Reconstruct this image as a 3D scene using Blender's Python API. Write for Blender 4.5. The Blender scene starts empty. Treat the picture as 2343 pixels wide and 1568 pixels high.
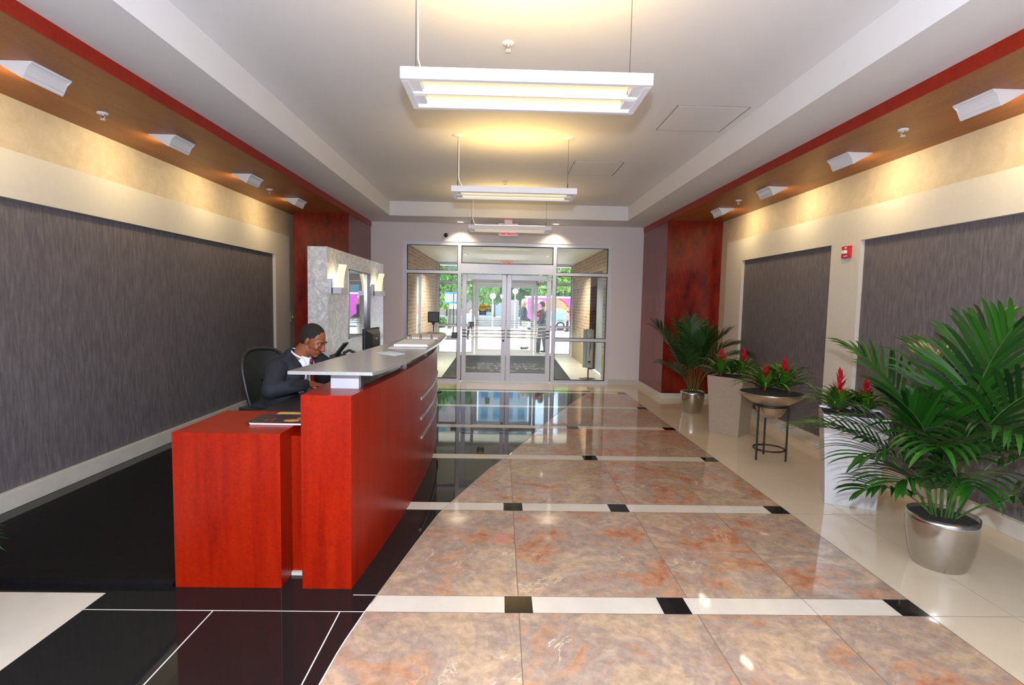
import bpy, bmesh, math, random
from mathutils import Vector, Matrix, noise
random.seed(7)
scene = bpy.context.scene
COL = scene.collection
PI = math.pi

# ------------------------------------------------------------------ camera
FPX = 1235.0
R = [[0.9996103826634749, -0.01947065960878241, 0.01999940713571683],
     [0.0184983269362352, -0.07443864061938558, -0.997054010915807],
     [0.020902027938489304, 0.9970354969594297, -0.07404946340738551]]
cam_data = bpy.data.cameras.new('camera')
cam_data.sensor_width = 36.0
cam_data.lens = FPX / 2343.0 * 36.0
cam_data.clip_start = 0.05
cam_data.clip_end = 500
cam = bpy.data.objects.new('camera', cam_data)
COL.objects.link(cam)
M4 = Matrix.Identity(4)
for i in range(3):
    M4[i][0] = R[0][i]
    M4[i][1] = -R[1][i]
    M4[i][2] = -R[2][i]
M4[0][3], M4[1][3], M4[2][3] = 0.0, 0.0, 1.57
cam.matrix_world = M4
scene.camera = cam

# ------------------------------------------------------------------ world, sun, view
world = bpy.data.worlds.new('world')
scene.world = world
world.use_nodes = True
wn = world.node_tree.nodes
wn['Background'].inputs[0].default_value = (0.62, 0.78, 1.0, 1)
wn['Background'].inputs[1].default_value = 3.6
scene.view_settings.view_transform = 'Standard'
scene.view_settings.look = 'None'
scene.view_settings.exposure = 0.15
scene.view_settings.gamma = 1.0
scene.view_settings.use_curve_mapping = False


def lamp(name, kind, loc, energy, color=(1, 1, 1), rot=None, target=None, **kw):
    d = bpy.data.lights.new(name, kind)
    d.energy = energy
    d.color = color
    for k, v in kw.items():
        setattr(d, k, v)
    o = bpy.data.objects.new(name, d)
    COL.objects.link(o)
    o.location = loc
    if target is not None:
        o.rotation_euler = (Vector(target) - Vector(loc)).to_track_quat('-Z', 'Y').to_euler()
    elif rot:
        o.rotation_euler = rot
    return o


lamp('sun', 'SUN', (10, 30, 30), 9.0, (1.0, 0.96, 0.9), target=(-2, 18, 0), angle=0.01)
# the photographer's flash, held just above the lens
lamp('camera_flash', 'POINT', (0.0, -0.02, 1.83), 490, (0.78, 0.86, 1.0), shadow_soft_size=0.035)
# unseen fill light, added overhead behind the camera to lift the ambient level
lamp('rear_fill_light', 'AREA', (0.0, -2.6, 3.0), 190, (0.86, 0.92, 1.0), rot=(0, 0, 0), shape='RECTANGLE', size=6.5, size_y=4.0)

# ------------------------------------------------------------------ materials
MATS = {}


def nodes_of(name):
    m = bpy.data.materials.new(name)
    m.use_nodes = True
    nt = m.node_tree
    return m, nt, nt.nodes['Principled BSDF']


def mat(name, col, rough=0.5, metal=0.0, emit=None, estr=0.0, spec=0.5, noise_amt=0.0, nscale=20.0, bump=0.0, coat=0.0, stretch=(1, 1, 1), sss=0.0):
    if name in MATS:
        return MATS[name]
    m, nt, b = nodes_of(name)
    b.inputs['Base Color'].default_value = (*col, 1)
    b.inputs['Roughness'].default_value = rough
    b.inputs['Metallic'].default_value = metal
    b.inputs['Specular IOR Level'].default_value = spec
    b.inputs['Coat Weight'].default_value = coat
    b.inputs['Coat Roughness'].default_value = 0.05
    if emit:
        b.inputs['Emission Color'].default_value = (*emit, 1)
        b.inputs['Emission Strength'].default_value = estr
    if noise_amt or bump:
        tc = nt.nodes.new('ShaderNodeTexCoord')
        mp = nt.nodes.new('ShaderNodeMapping')
        mp.inputs['Scale'].default_value = stretch
        nz = nt.nodes.new('ShaderNodeTexNoise')
        nz.inputs['Scale'].default_value = nscale
        nz.inputs['Detail'].default_value = 6
        nt.links.new(tc.outputs['Object'], mp.inputs[0])
        nt.links.new(mp.outputs[0], nz.inputs['Vector'])
        if noise_amt:
            rp = nt.nodes.new('ShaderNodeValToRGB')
            rp.color_ramp.elements[0].position = 0.3
            rp.color_ramp.elements[1].position = 0.7
            rp.color_ramp.elements[0].color = (*[c * (1 - noise_amt) for c in col], 1)
            rp.color_ramp.elements[1].color = (*[min(1, c * (1 + noise_amt)) for c in col], 1)
            nt.links.new(nz.outputs['Fac'], rp.inputs[0])
            nt.links.new(rp.outputs[0], b.inputs['Base Color'])
        if bump:
            bp = nt.nodes.new('ShaderNodeBump')
            bp.inputs['Strength'].default_value = bump
            bp.inputs['Distance'].default_value = 0.01
            nt.links.new(nz.outputs['Fac'], bp.inputs['Height'])
            nt.links.new(bp.outputs[0], b.inputs['Normal'])
    MATS[name] = m
    return m


def ramp(nt, src, stops):
    rp = nt.nodes.new('ShaderNodeValToRGB')
    el = rp.color_ramp.elements
    while len(el) > 1:
        el.remove(el[-1])
    el[0].position = stops[0][0]
    el[0].color = (*stops[0][1], 1)
    for p, c in stops[1:]:
        e = el.new(p)
        e.color = (*c, 1)
    nt.links.new(src, rp.inputs[0])
    return rp.outputs[0]


def noise_node(nt, vec, scale, detail=5, rough=0.55, dist=0.0):
    n = nt.nodes.new('ShaderNodeTexNoise')
    n.inputs['Scale'].default_value = scale
    n.inputs['Detail'].default_value = detail
    n.inputs['Roughness'].default_value = rough
    n.inputs['Distortion'].default_value = dist
    nt.links.new(vec, n.inputs['Vector'])
    return n


def mixc(nt, fac, a, b, mode='MIX'):
    m = nt.nodes.new('ShaderNodeMix')
    m.data_type = 'RGBA'
    m.blend_type = mode
    for s, v in ((0, fac), (6, a), (7, b)):
        if isinstance(v, (int, float)):
            m.inputs[s].default_value = v
        elif isinstance(v, tuple):
            m.inputs[s].default_value = (*v, 1)
        else:
            nt.links.new(v, m.inputs[s])
    return m.outputs[2]


def coords(nt, scale=(1, 1, 1), rot=(0, 0, 0)):
    tc = nt.nodes.new('ShaderNodeTexCoord')
    mp = nt.nodes.new('ShaderNodeMapping')
    mp.inputs['Scale'].default_value = scale
    mp.inputs['Rotation'].default_value = rot
    nt.links.new(tc.outputs['Object'], mp.inputs[0])
    return mp.outputs[0]


def marble():
    m, nt, b = nodes_of('rose_marble')
    v = coords(nt)
    gi = nt.nodes.new('ShaderNodeNewGeometry')
    ad = nt.nodes.new('ShaderNodeVectorMath')
    ad.operation = 'MULTIPLY_ADD'
    cx = nt.nodes.new('ShaderNodeCombineXYZ')
    for k in range(3):
        nt.links.new(gi.outputs['Random Per Island'], cx.inputs[k])
    ad.inputs[1].default_value = (37, 23, 11)
    nt.links.new(cx.outputs[0], ad.inputs[0])
    nt.links.new(v, ad.inputs[2])
    v = ad.outputs[0]
    n1 = noise_node(nt, v, 2.1, 10, 0.66, 0.9)
    base = ramp(nt, n1.outputs['Fac'], [(0.28, (0.40, 0.31, 0.21)), (0.42, (0.52, 0.36, 0.23)), (0.50, (0.38, 0.28, 0.22)), (0.56, (0.48, 0.28, 0.17)), (0.64, (0.45, 0.18, 0.095)), (0.74, (0.36, 0.12, 0.06))])
    n2 = noise_node(nt, v, 16, 8, 0.7, 0.3)
    sp = ramp(nt, n2.outputs['Fac'], [(0.35, (0.72, 0.72, 0.72)), (0.65, (1.12, 1.12, 1.12))])
    c = mixc(nt, 1.0, base, sp, 'MULTIPLY')
    n3 = noise_node(nt, v, 1.5, 6, 0.6, 1.6)
    vein = ramp(nt, n3.outputs['Fac'], [(0.495, (0, 0, 0)), (0.5, (1, 1, 1)), (0.505, (0, 0, 0))])
    n4 = noise_node(nt, v, 2.2, 2)
    msk = ramp(nt, n4.outputs['Fac'], [(0.52, (0, 0, 0)), (0.62, (0.8, 0.8, 0.8))])
    vm = mixc(nt, 1.0, vein, msk, 'MULTIPLY')
    c = mixc(nt, vm, c, (0.78, 0.66, 0.50))
    nt.links.new(c, b.inputs['Base Color'])
    b.inputs['Roughness'].default_value = 0.05
    b.inputs['Specular IOR Level'].default_value = 0.55
    return m


def wood(name, c0, c1, c2, rough=0.28, sc=(3.0, 3.0, 0.25), n=5.0, spec=0.22):
    m, nt, b = nodes_of(name)
    v = coords(nt, sc)
    n1 = noise_node(nt, v, n, 8, 0.65, 0.4)
    v2 = coords(nt)
    n2 = noise_node(nt, v2, 60, 4, 0.7)
    c = ramp(nt, n1.outputs['Fac'], [(0.3, c0), (0.5, c1), (0.72, c2)])
    s = ramp(nt, n2.outputs['Fac'], [(0.3, (0.8, 0.8, 0.8)), (0.7, (1.15, 1.15, 1.15))])
    nt.links.new(mixc(nt, 1.0, c, s, 'MULTIPLY'), b.inputs['Base Color'])
    b.inputs['Roughness'].default_value = rough
    b.inputs['Specular IOR Level'].default_value = spec
    return m


def brick(name, axis='Y', c1=(0.46, 0.32, 0.21), c2=(0.34, 0.22, 0.13), mortar=(0.58, 0.49, 0.38)):
    m, nt, b = nodes_of(name)
    tc = nt.nodes.new('ShaderNodeTexCoord')
    sp = nt.nodes.new('ShaderNodeSeparateXYZ')
    cb = nt.nodes.new('ShaderNodeCombineXYZ')
    nt.links.new(tc.outputs['Object'], sp.inputs[0])
    nt.links.new(sp.outputs[axis], cb.inputs[0])
    nt.links.new(sp.outputs['Z'], cb.inputs[1])
    br = nt.nodes.new('ShaderNodeTexBrick')
    nt.links.new(cb.outputs[0], br.inputs['Vector'])
    br.inputs['Color1'].default_value = (*c1, 1)
    br.inputs['Color2'].default_value = (*c2, 1)
    br.inputs['Mortar'].default_value = (*mortar, 1)
    br.inputs['Scale'].default_value = 1.0
    br.inputs['Brick Width'].default_value = 0.24
    br.inputs['Row Height'].default_value = 0.08
    br.inputs['Mortar Size'].default_value = 0.007
    nt.links.new(br.outputs['Color'], b.inputs['Base Color'])
    b.inputs['Roughness'].default_value = 0.8
    return m


def fabric():
    m, nt, b = nodes_of('grey_ribbed_fabric')
    v = coords(nt, (1, 1, 0.16))
    n1 = noise_node(nt, v, 42, 4, 0.6, 0.2)
    c = ramp(nt, n1.outputs['Fac'], [(0.35, (0.105, 0.094, 0.105)), (0.52, (0.140, 0.124, 0.134)), (0.68, (0.180, 0.163, 0.170))])
    nt.links.new(c, b.inputs['Base Color'])
    bp = nt.nodes.new('ShaderNodeBump')
    bp.inputs['Strength'].default_value = 0.5
    bp.inputs['Distance'].default_value = 0.01
    nt.links.new(n1.outputs['Fac'], bp.inputs['Height'])
    nt.links.new(bp.outputs[0], b.inputs['Normal'])
    b.inputs['Roughness'].default_value = 0.7
    return m


def mottled(name, c0, c1, scale=6, rough=0.6):
    m, nt, b = nodes_of(name)
    v = coords(nt)
    n1 = noise_node(nt, v, scale, 8, 0.7, 0.5)
    nt.links.new(ramp(nt, n1.outputs['Fac'], [(0.3, c0), (0.7, c1)]), b.inputs['Base Color'])
    b.inputs['Roughness'].default_value = rough
    return m


def swirl_metal():
    m, nt, b = nodes_of('swirled_aluminium')
    v = coords(nt)
    n0 = noise_node(nt, v, 3.0, 2)
    vo = nt.nodes.new('ShaderNodeTexVoronoi')
    vo.inputs['Scale'].default_value = 6.5
    ad = nt.nodes.new('ShaderNodeVectorMath')
    ad.operation = 'ADD'
    nt.links.new(v, ad.inputs[0])
    nt.links.new(n0.outputs['Color'], ad.inputs[1])
    nt.links.new(ad.outputs[0], vo.inputs['Vector'])
    n1 = noise_node(nt, v, 9, 5, 0.6, 2.5)
    n1.inputs['Scale'].default_value = 6
    c = ramp(nt, n1.outputs['Fac'], [(0.3, (0.66, 0.66, 0.67)), (0.5, (0.72, 0.72, 0.71)), (0.62, (0.92, 0.92, 0.90)), (0.70, (0.70, 0.70, 0.70))])
    c2_ = ramp(nt, vo.outputs['Distance'], [(0.0, (0.85, 0.85, 0.85)), (0.45, (1.10, 1.10, 1.10)), (0.52, (0.86, 0.86, 0.87)), (0.9, (1.03, 1.03, 1.03))])
    c = mixc(nt, 1.0, c, c2_, 'MULTIPLY')
    nt.links.new(c, b.inputs['Base Color'])
    bp = nt.nodes.new('ShaderNodeBump')
    bp.inputs['Strength'].default_value = 0.12
    bp.inputs['Distance'].default_value = 0.02
    nt.links.new(vo.outputs['Distance'], bp.inputs['Height'])
    nt.links.new(bp.outputs[0], b.inputs['Normal'])
    b.inputs['Metallic'].default_value = 0.55
    b.inputs['Roughness'].default_value = 0.38
    return m


def glass(name='clear_glass', tint=(0.97, 0.99, 0.98), ior=1.5):
    m, nt, b = nodes_of(name)
    nt.nodes.remove(b)
    out = nt.nodes['Material Output']
    tr = nt.nodes.new('ShaderNodeBsdfTransparent')
    tr.inputs[0].default_value = (*tint, 1)
    gl = nt.nodes.new('ShaderNodeBsdfGlossy')
    gl.inputs['Roughness'].default_value = 0.0
    fr = nt.nodes.new('ShaderNodeFresnel')
    fr.inputs[0].default_value = ior
    mx = nt.nodes.new('ShaderNodeMixShader')
    nt.links.new(fr.outputs[0], mx.inputs[0])
    nt.links.new(tr.outputs[0], mx.inputs[1])
    nt.links.new(gl.outputs[0], mx.inputs[2])
    nt.links.new(mx.outputs[0], out.inputs[0])
    return m


def brushed(name, col, rough, aniso=0.0):
    m, nt, b = nodes_of(name)
    b.inputs['Base Color'].default_value = (*col, 1)
    b.inputs['Metallic'].default_value = 1.0
    b.inputs['Roughness'].default_value = rough
    b.inputs['Anisotropic'].default_value = 0.75
    tg = nt.nodes.new('ShaderNodeTangent')
    tg.direction_type = 'RADIAL'
    tg.axis = 'Z'
    nt.links.new(tg.outputs[0], b.inputs['Tangent'])
    n = noise_node(nt, coords(nt), 30, 4)
    cc_ = ramp(nt, n.outputs['Fac'], [(0.3, tuple(c * 0.96 for c in col)), (0.7, tuple(min(1, c * 1.04) for c in col))])
    nt.links.new(cc_, b.inputs['Base Color'])
    return m


def leafmat(name, c0, c1, rough=0.35, trans=0.0):
    m, nt, b = nodes_of(name)
    gi = nt.nodes.new('ShaderNodeNewGeometry')
    c = ramp(nt, gi.outputs['Random Per Island'], [(0.0, c0), (1.0, c1)])
    nt.links.new(c, b.inputs['Base Color'])
    b.inputs['Roughness'].default_value = rough
    b.inputs['Transmission Weight'].default_value = 0.0
    return m


M_MARBLE = marble()
M_CREAM = mottled('cream_stone', (0.62, 0.55, 0.45), (0.70, 0.63, 0.53), 3, 0.06)
M_CREAM.node_tree.nodes['Principled BSDF'].inputs['Roughness'].default_value = 0.06
M_BEIGE = mottled('beige_stone', (0.62, 0.51, 0.37), (0.68, 0.57, 0.42), 2, 0.06)
M_BLACK = mottled('black_granite', (0.006, 0.006, 0.006), (0.016, 0.016, 0.015), 120, 0.04)
M_BLACK.node_tree.nodes['Principled BSDF'].inputs['Specular IOR Level'].default_value = 0.25
M_GROUTW = mat('white_grout', (0.75, 0.73, 0.68), 0.5)
M_GROUTD = mat('dark_grout', (0.16, 0.12, 0.09), 0.6)
M_GROUTB = mat('tan_grout', (0.34, 0.29, 0.22), 0.6)
M_RED = wood('red_stained_veneer', (0.22, 0.006, 0.0008), (0.30, 0.010, 0.001), (0.34, 0.016, 0.0014), 0.3)
M_FASC = wood('smooth_red_veneer', (0.26, 0.012, 0.003), (0.30, 0.016, 0.003), (0.34, 0.022, 0.004), 0.3)
M_COL = wood('mottled_red_veneer', (0.055, 0.004, 0.002), (0.18, 0.009, 0.002), (0.27, 0.018, 0.003), 0.22, (1.2, 1.2, 0.5), 7, 0.45)
M_SOFFIT = wood('brown_veneer', (0.26, 0.085, 0.020), (0.32, 0.110, 0.028), (0.37, 0.135, 0.035), 0.4, (2, 0.4, 2), 3)
M_PAINT = mottled('white_ceiling_paint', (0.76, 0.76, 0.78), (0.78, 0.78, 0.80), 4, 0.7)
M_FRAME = mat('cream_paint', (0.66, 0.62, 0.54), 0.5, noise_amt=0.02)
M_BASE = mat('cream_baseboard_stone', (0.62, 0.58, 0.51), 0.3, noise_amt=0.05, nscale=8)
M_PAPER = mottled('beige_wallpaper', (0.52, 0.42, 0.28), (0.64, 0.54, 0.40), 9, 0.6)
M_BACKW = mottled('back_wall_paper', (0.76, 0.70, 0.69), (0.82, 0.76, 0.75), 40, 0.55)
M_FABRIC = fabric()
M_SWIRL = swirl_metal()
M_GLASS = glass()
M_ALU = mat('satin_aluminium', (0.66, 0.66, 0.72), 0.38, 0.25, noise_amt=0.02)
M_ALUD = mat('dark_gasket', (0.03, 0.03, 0.03), 0.6, noise_amt=0.1)  # plain near-black, for the gaskets and the board post
M_COUNTER = mat('silver_counter_metal', (0.50, 0.49, 0.46), 0.22, 0.55, noise_amt=0.05, nscale=60)
M_STEEL = brushed('brushed_steel', (0.50, 0.48, 0.45), 0.22)
M_STEELD = brushed('dark_brushed_steel', (0.20, 0.19, 0.19), 0.25)
M_WHITE = mat('white_enamel', (0.80, 0.80, 0.84), 0.35, noise_amt=0.01)
M_PLW = mat('glossy_white_planter', (0.68, 0.70, 0.74), 0.25, 0.35, noise_amt=0.02)
M_PLB = mat('taupe_planter', (0.44, 0.37, 0.29), 0.4, 0.2, noise_amt=0.05, nscale=30)
M_BLK = mat('black_plastic', (0.015, 0.015, 0.016), 0.4, noise_amt=0.2)
M_BLKM = mat('black_iron', (0.012, 0.012, 0.012), 0.45, noise_amt=0.2)
M_RUB = mat('black_rubber_mat', (0.0035, 0.0035, 0.004), 0.5, spec=0.15, noise_amt=0.3, nscale=80, bump=0.2)
M_SOIL = mat('dark_soil', (0.020, 0.018, 0.017), 0.9, noise_amt=0.7, nscale=90, bump=1.0)
M_LEAF = leafmat('palm_leaf', (0.004, 0.026, 0.004), (0.022, 0.105, 0.008), 0.28)
M_LEAFD = leafmat('dark_palm_leaf', (0.006, 0.030, 0.004), (0.018, 0.075, 0.010), 0.4)
M_BROM = leafmat('bromeliad_leaf', (0.020, 0.075, 0.006), (0.060, 0.190, 0.015), 0.35)
M_FLOW = leafmat('bromeliad_flower', (0.42, 0.006, 0.012), (0.62, 0.015, 0.03), 0.4)
M_STEM = mat('green_stem', (0.05, 0.12, 0.02), 0.5, noise_amt=0.2)
M_SHADE = mat('opal_glass_shade', (0.9, 0.85, 0.7), 0.4, emit=(1.0, 0.80, 0.48), estr=0.75, noise_amt=0.01)
M_BULB = mat('fluorescent_tube', (1, 1, 1), 0.4, emit=(1.0, 0.88, 0.62), estr=9.0, noise_amt=0.01)
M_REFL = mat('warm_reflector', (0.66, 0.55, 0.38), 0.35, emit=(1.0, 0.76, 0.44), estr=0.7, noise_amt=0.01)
M_EXITR = mat('exit_red', (0.6, 0.0, 0.02), 0.4, emit=(1.0, 0.0, 0.04), estr=1.6, noise_amt=0.01)
M_ALARM = mat('alarm_red', (0.62, 0.01, 0.015), 0.3, noise_amt=0.05)
M_PAPERW = mat('white_paper', (0.80, 0.79, 0.77), 0.7, noise_amt=0.02)
M_MIRROR = mat('dark_mirror', (0.42, 0.43, 0.44), 0.02, 1.0, noise_amt=0.01)
M_DGLOSS = mat('dark_glossy_panel', (0.018, 0.016, 0.018), 0.1, noise_amt=0.1)
M_BRICK = brick('tan_brick')
M_BRICKX = brick('dark_brick', 'X', (0.10, 0.035, 0.02), (0.06, 0.02, 0.012), (0.12, 0.08, 0.06))
M_BLOCK = mat('tan_block_stone', (0.36, 0.29, 0.16), 0.7, noise_amt=0.12)
M_VFLOOR = mat('vestibule_stone', (0.56, 0.54, 0.47), 0.25, noise_amt=0.05, nscale=4)
M_VCEIL = mat('vestibule_ceiling_panel', (0.80, 0.74, 0.61), 0.6, noise_amt=0.02)
M_PAVE = mat('pale_concrete_pavement', (0.72, 0.70, 0.67), 0.8, noise_amt=0.05, nscale=1.5)
M_MATT = mat('black_carpet', (0.008, 0.010, 0.011), 0.9, noise_amt=0.4, nscale=200)
M_MATL = mat('grey_carpet_letters', (0.09, 0.09, 0.09), 0.9, noise_amt=0.1)
M_SKIN = mat('brown_skin', (0.27, 0.085, 0.035), 0.42, noise_amt=0.10, nscale=25)
M_SKINL = mat('light_skin', (0.62, 0.33, 0.22), 0.5, noise_amt=0.06)
M_SUIT = mat('dark_navy_suit', (0.012, 0.014, 0.022), 0.8, noise_amt=0.3, nscale=150)
M_SHIRT = mat('white_shirt', (0.78, 0.78, 0.85), 0.7, noise_amt=0.02)
M_TIE = mat('dark_red_tie', (0.14, 0.008, 0.010), 0.45, noise_amt=0.35, nscale=90)
M_HAIR = mat('short_black_hair', (0.010, 0.007, 0.006), 0.75, noise_amt=0.4, nscale=200, bump=0.6)
M_HAIRG = mat('grey_hair', (0.62, 0.60, 0.58), 0.8, noise_amt=0.1)
M_HAIRB = mat('brown_hair', (0.05, 0.028, 0.015), 0.8, noise_amt=0.2)
M_EYE = mat('eye_white', (0.36, 0.32, 0.28), 0.3, noise_amt=0.02)
M_MESH = mat('black_mesh_fabric', (0.014, 0.018, 0.015), 0.55, noise_amt=0.3, nscale=150)

# ------------------------------------------------------------------ mesh builder


class MB:
    def __init__(s):
        s.v, s.f, s.m, s.sm = [], [], [], []

    def add(s, vs, fs, mi=0, smooth=False):
        n = len(s.v)
        s.v += [tuple(p) for p in vs]
        for f in fs:
            s.f.append([n + i for i in f])
            s.m.append(mi)
            s.sm.append(smooth)
        return s

    def box(s, x0, x1, y0, y1, z0, z1, mi=0):
        vs = [(x0, y0, z0), (x1, y0, z0), (x1, y1, z0), (x0, y1, z0), (x0, y0, z1), (x1, y0, z1), (x1, y1, z1), (x0, y1, z1)]
        return s.add(vs, [(0, 3, 2, 1), (4, 5, 6, 7), (0, 1, 5, 4), (1, 2, 6, 5), (2, 3, 7, 6), (3, 0, 4, 7)], mi)

    def obox(s, c, size, rz=0.0, mat3=None, mi=0):
        c = Vector(c)
        m = mat3 or Matrix.Rotation(rz, 3, 'Z')
        hx, hy, hz = [a / 2 for a in size]
        vs = [c + m @ Vector(p) for p in [(-hx, -hy, -hz), (hx, -hy, -hz), (hx, hy, -hz), (-hx, hy, -hz), (-hx, -hy, hz), (hx, -hy, hz), (hx, hy, hz), (-hx, hy, hz)]]
        return s.add(vs, [(0, 3, 2, 1), (4, 5, 6, 7), (0, 1, 5, 4), (1, 2, 6, 5), (2, 3, 7, 6), (3, 0, 4, 7)], mi)

    def prism(s, poly, axis, a, b, mi=0, smooth=False):
        def P(u, w, t):
            return {'X': (t, u, w), 'Y': (u, t, w), 'Z': (u, w, t)}[axis]
        n = len(poly)
        vs = [P(u, w, a) for u, w in poly] + [P(u, w, b) for u, w in poly]
        s.add(vs, [tuple(range(n))[::-1], tuple(range(n, 2 * n))], mi)
        s.add(vs, [(i, (i + 1) % n, n + (i + 1) % n, n + i) for i in range(n)], mi, smooth)
        return s

    def cyl(s, p0, p1, r0, r1=None, n=16, mi=0, cap=True):
        r1 = r0 if r1 is None else r1
        p0, p1 = Vector(p0), Vector(p1)
        q = (p1 - p0).to_track_quat('Z', 'Y')
        vs = []
        for p, r in ((p0, r0), (p1, r1)):
            for i in range(n):
                a = 2 * PI * i / n
                vs.append(p + q @ Vector((r * math.cos(a), r * math.sin(a), 0)))
        s.add(vs, [(i, (i + 1) % n, n + (i + 1) % n, n + i) for i in range(n)], mi, True)
        if cap:
            s.add(vs, [tuple(range(n))[::-1], tuple(range(n, 2 * n))], mi)
        return s

    def lathe(s, c, prof, n=40, mi=0):
        vs = []
        for r, z in prof:
            for i in range(n):
                a = 2 * PI * i / n
                vs.append((c[0] + r * math.cos(a), c[1] + r * math.sin(a), c[2] + z))
        fs = []
        for j in range(len(prof) - 1):
            for i in range(n):
                k = (i + 1) % n
                fs.append((j * n + i, j * n + k, (j + 1) * n + k, (j + 1) * n + i))
        return s.add(vs, fs, mi, True)

    def tube(s, pts, r, n=8, mi=0, r1=None, closed=False):
        pts = [Vector(p) for p in pts]
        N = len(pts)
        vs = []
        for i, p in enumerate(pts):
            if closed:
                d = pts[(i + 1) % N] - pts[i - 1]
            else:
                d = pts[min(i + 1, N - 1)] - pts[max(i - 1, 0)]
            q = d.to_track_quat('Z', 'Y')
            rr = r if r1 is None else r + (r1 - r) * i / (N - 1)
            for k in range(n):
                a = 2 * PI * k / n
                vs.append(p + q @ Vector((rr * math.cos(a), rr * math.sin(a), 0)))
        fs = []
        for i in range(N if closed else N - 1):
            j = (i + 1) % N
            for k in range(n):
                l = (k + 1) % n
                fs.append((i * n + k, i * n + l, j * n + l, j * n + k))
        s.add(vs, fs, mi, True)
        if not closed:
            s.add(vs, [tuple(range(n))[::-1], tuple(range((N - 1) * n, N * n))], mi)
        return s

    def ell(s, c, r, m3=None, nu=20, nv=12, mi=0):
        c = Vector(c)
        if isinstance(r, (int, float)):
            r = (r, r, r)
        m = m3 or Matrix.Identity(3)
        vs = []
        for j in range(1, nv):
            t = PI * j / nv
            for i in range(nu):
                a = 2 * PI * i / nu
                vs.append(c + m @ Vector((r[0] * math.sin(t) * math.cos(a), r[1] * math.sin(t) * math.sin(a), r[2] * math.cos(t))))
        vs.append(c + m @ Vector((0, 0, r[2])))
        vs.append(c + m @ Vector((0, 0, -r[2])))
        fs = []
        for j in range(nv - 2):
            for i in range(nu):
                k = (i + 1) % nu
                fs.append((j * nu + i, (j + 1) * nu + i, (j + 1) * nu + k, j * nu + k))
        t, b = len(vs) - 2, len(vs) - 1
        for i in range(nu):
            k = (i + 1) % nu
            fs.append((t, i, k))
            fs.append((b, (nv - 2) * nu + k, (nv - 2) * nu + i))
        return s.add(vs, fs, mi, True)

    def cap(s, p0, p1, r0, r1=None, n=16):
        """rounded cone between two joints"""
        r1 = r0 if r1 is None else r1
        s.cyl(p0, p1, r0, r1, n)
        s.ell(p0, r0 * 1.0, nu=n, nv=10)
        s.ell(p1, r1 * 1.0, nu=n, nv=10)
        return s

    def strip(s, pts, widths, side, fold=0.0, mi=0):
        """leaf blade: centre line pts, half widths, side direction"""
        vs = []
        for p, w, sd in zip(pts, widths, side):
            up = Vector((0, 0, 1)) * fold * w
            vs += [p - sd * w + up, p, p + sd * w + up]
        fs = []
        for i in range(len(pts) - 1):
            a, b = i * 3, (i + 1) * 3
            fs += [(a, a + 1, b + 1, b), (a + 1, a + 2, b + 2, b + 1)]
        return s.add(vs, fs, mi, True)

    def xform(s, M):
        s.v = [tuple(M @ Vector(p)) for p in s.v]
        return s

    def build(s, name, mats, parent=None, bevel=0.0, remesh=0.0, smoothit=4, subsurf=0, label=None, origin=None):
        off = Vector((0, 0, 0))
        root = parent
        while root is not None:
            off = off + Vector(root.location)
            root = root.parent
        if origin is not None:
            off = Vector(origin)
        me = bpy.data.meshes.new(name)
        me.from_pydata([tuple(Vector(p) - off) for p in s.v], [], s.f)
        if not isinstance(mats, (list, tuple)):
            mats = [mats]
        for m in mats:
            me.materials.append(m)
        if len(s.f) == len(me.polygons):
            me.polygons.foreach_set('material_index', s.m)
            me.polygons.foreach_set('use_smooth', s.sm)
        me.update()
        if remesh:
            bm = bmesh.new()
            bm.from_mesh(me)
            bmesh.ops.remove_doubles(bm, verts=bm.verts, dist=1e-5)
            bmesh.ops.recalc_face_normals(bm, faces=bm.faces)
            bm.to_mesh(me)
            bm.free()
            t = bpy.data.objects.new('tmp', me)
            COL.objects.link(t)
            md = t.modifiers.new('r', 'REMESH')
            md.mode = 'VOXEL'
            md.voxel_size = remesh
            md.use_smooth_shade = True
            if smoothit:
                ms = t.modifiers.new('s', 'SMOOTH')
                ms.iterations = smoothit
                ms.factor = 0.5
            dg = bpy.context.evaluated_depsgraph_get()
            me2 = bpy.data.meshes.new_from_object(t.evaluated_get(dg))
            bpy.data.objects.remove(t)
            me = me2
            me.name = name
            for p in me.polygons:
                p.use_smooth = True
        o = bpy.data.objects.new(name, me)
        COL.objects.link(o)
        if origin is not None:
            o.location = origin
        if parent is not None:
            o.parent = parent
        if bevel:
            b = o.modifiers.new('bevel', 'BEVEL')
            b.width = bevel
            b.segments = 2
            b.limit_method = 'ANGLE'
            b.angle_limit = math.radians(50)
        if subsurf:
            b = o.modifiers.new('sub', 'SUBSURF')
            b.levels = subsurf
            b.render_levels = subsurf
        if label:
            o['label'] = label
        return o


def thing(name, label, cat, loc=(0, 0, 0), group=None, kind=None):
    o = bpy.data.objects.new(name, None)
    o.empty_display_size = 0.1
    COL.objects.link(o)
    o.location = loc
    return tag(o, label, cat, group, kind)


def tag(o, label, cat, group=None, kind=None):
    o['label'] = label
    o['category'] = cat
    if group:
        o['group'] = group
    if kind:
        o['kind'] = kind
    return o


def struct(name, mb, mats, label=None, parent=None, bevel=0.0, origin=None, cat=None):
    o = mb.build(name, mats, parent, bevel=bevel, origin=origin)
    if parent is None:
        o['kind'] = 'structure'
        if label:
            o['label'] = label
        o['category'] = cat or name.split('_')[0]
    return o


def sthing(name, label, loc=(0, 0, 0), cat=None):
    return thing(name, label, cat or name.split('_')[0], loc, kind='structure')


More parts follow.
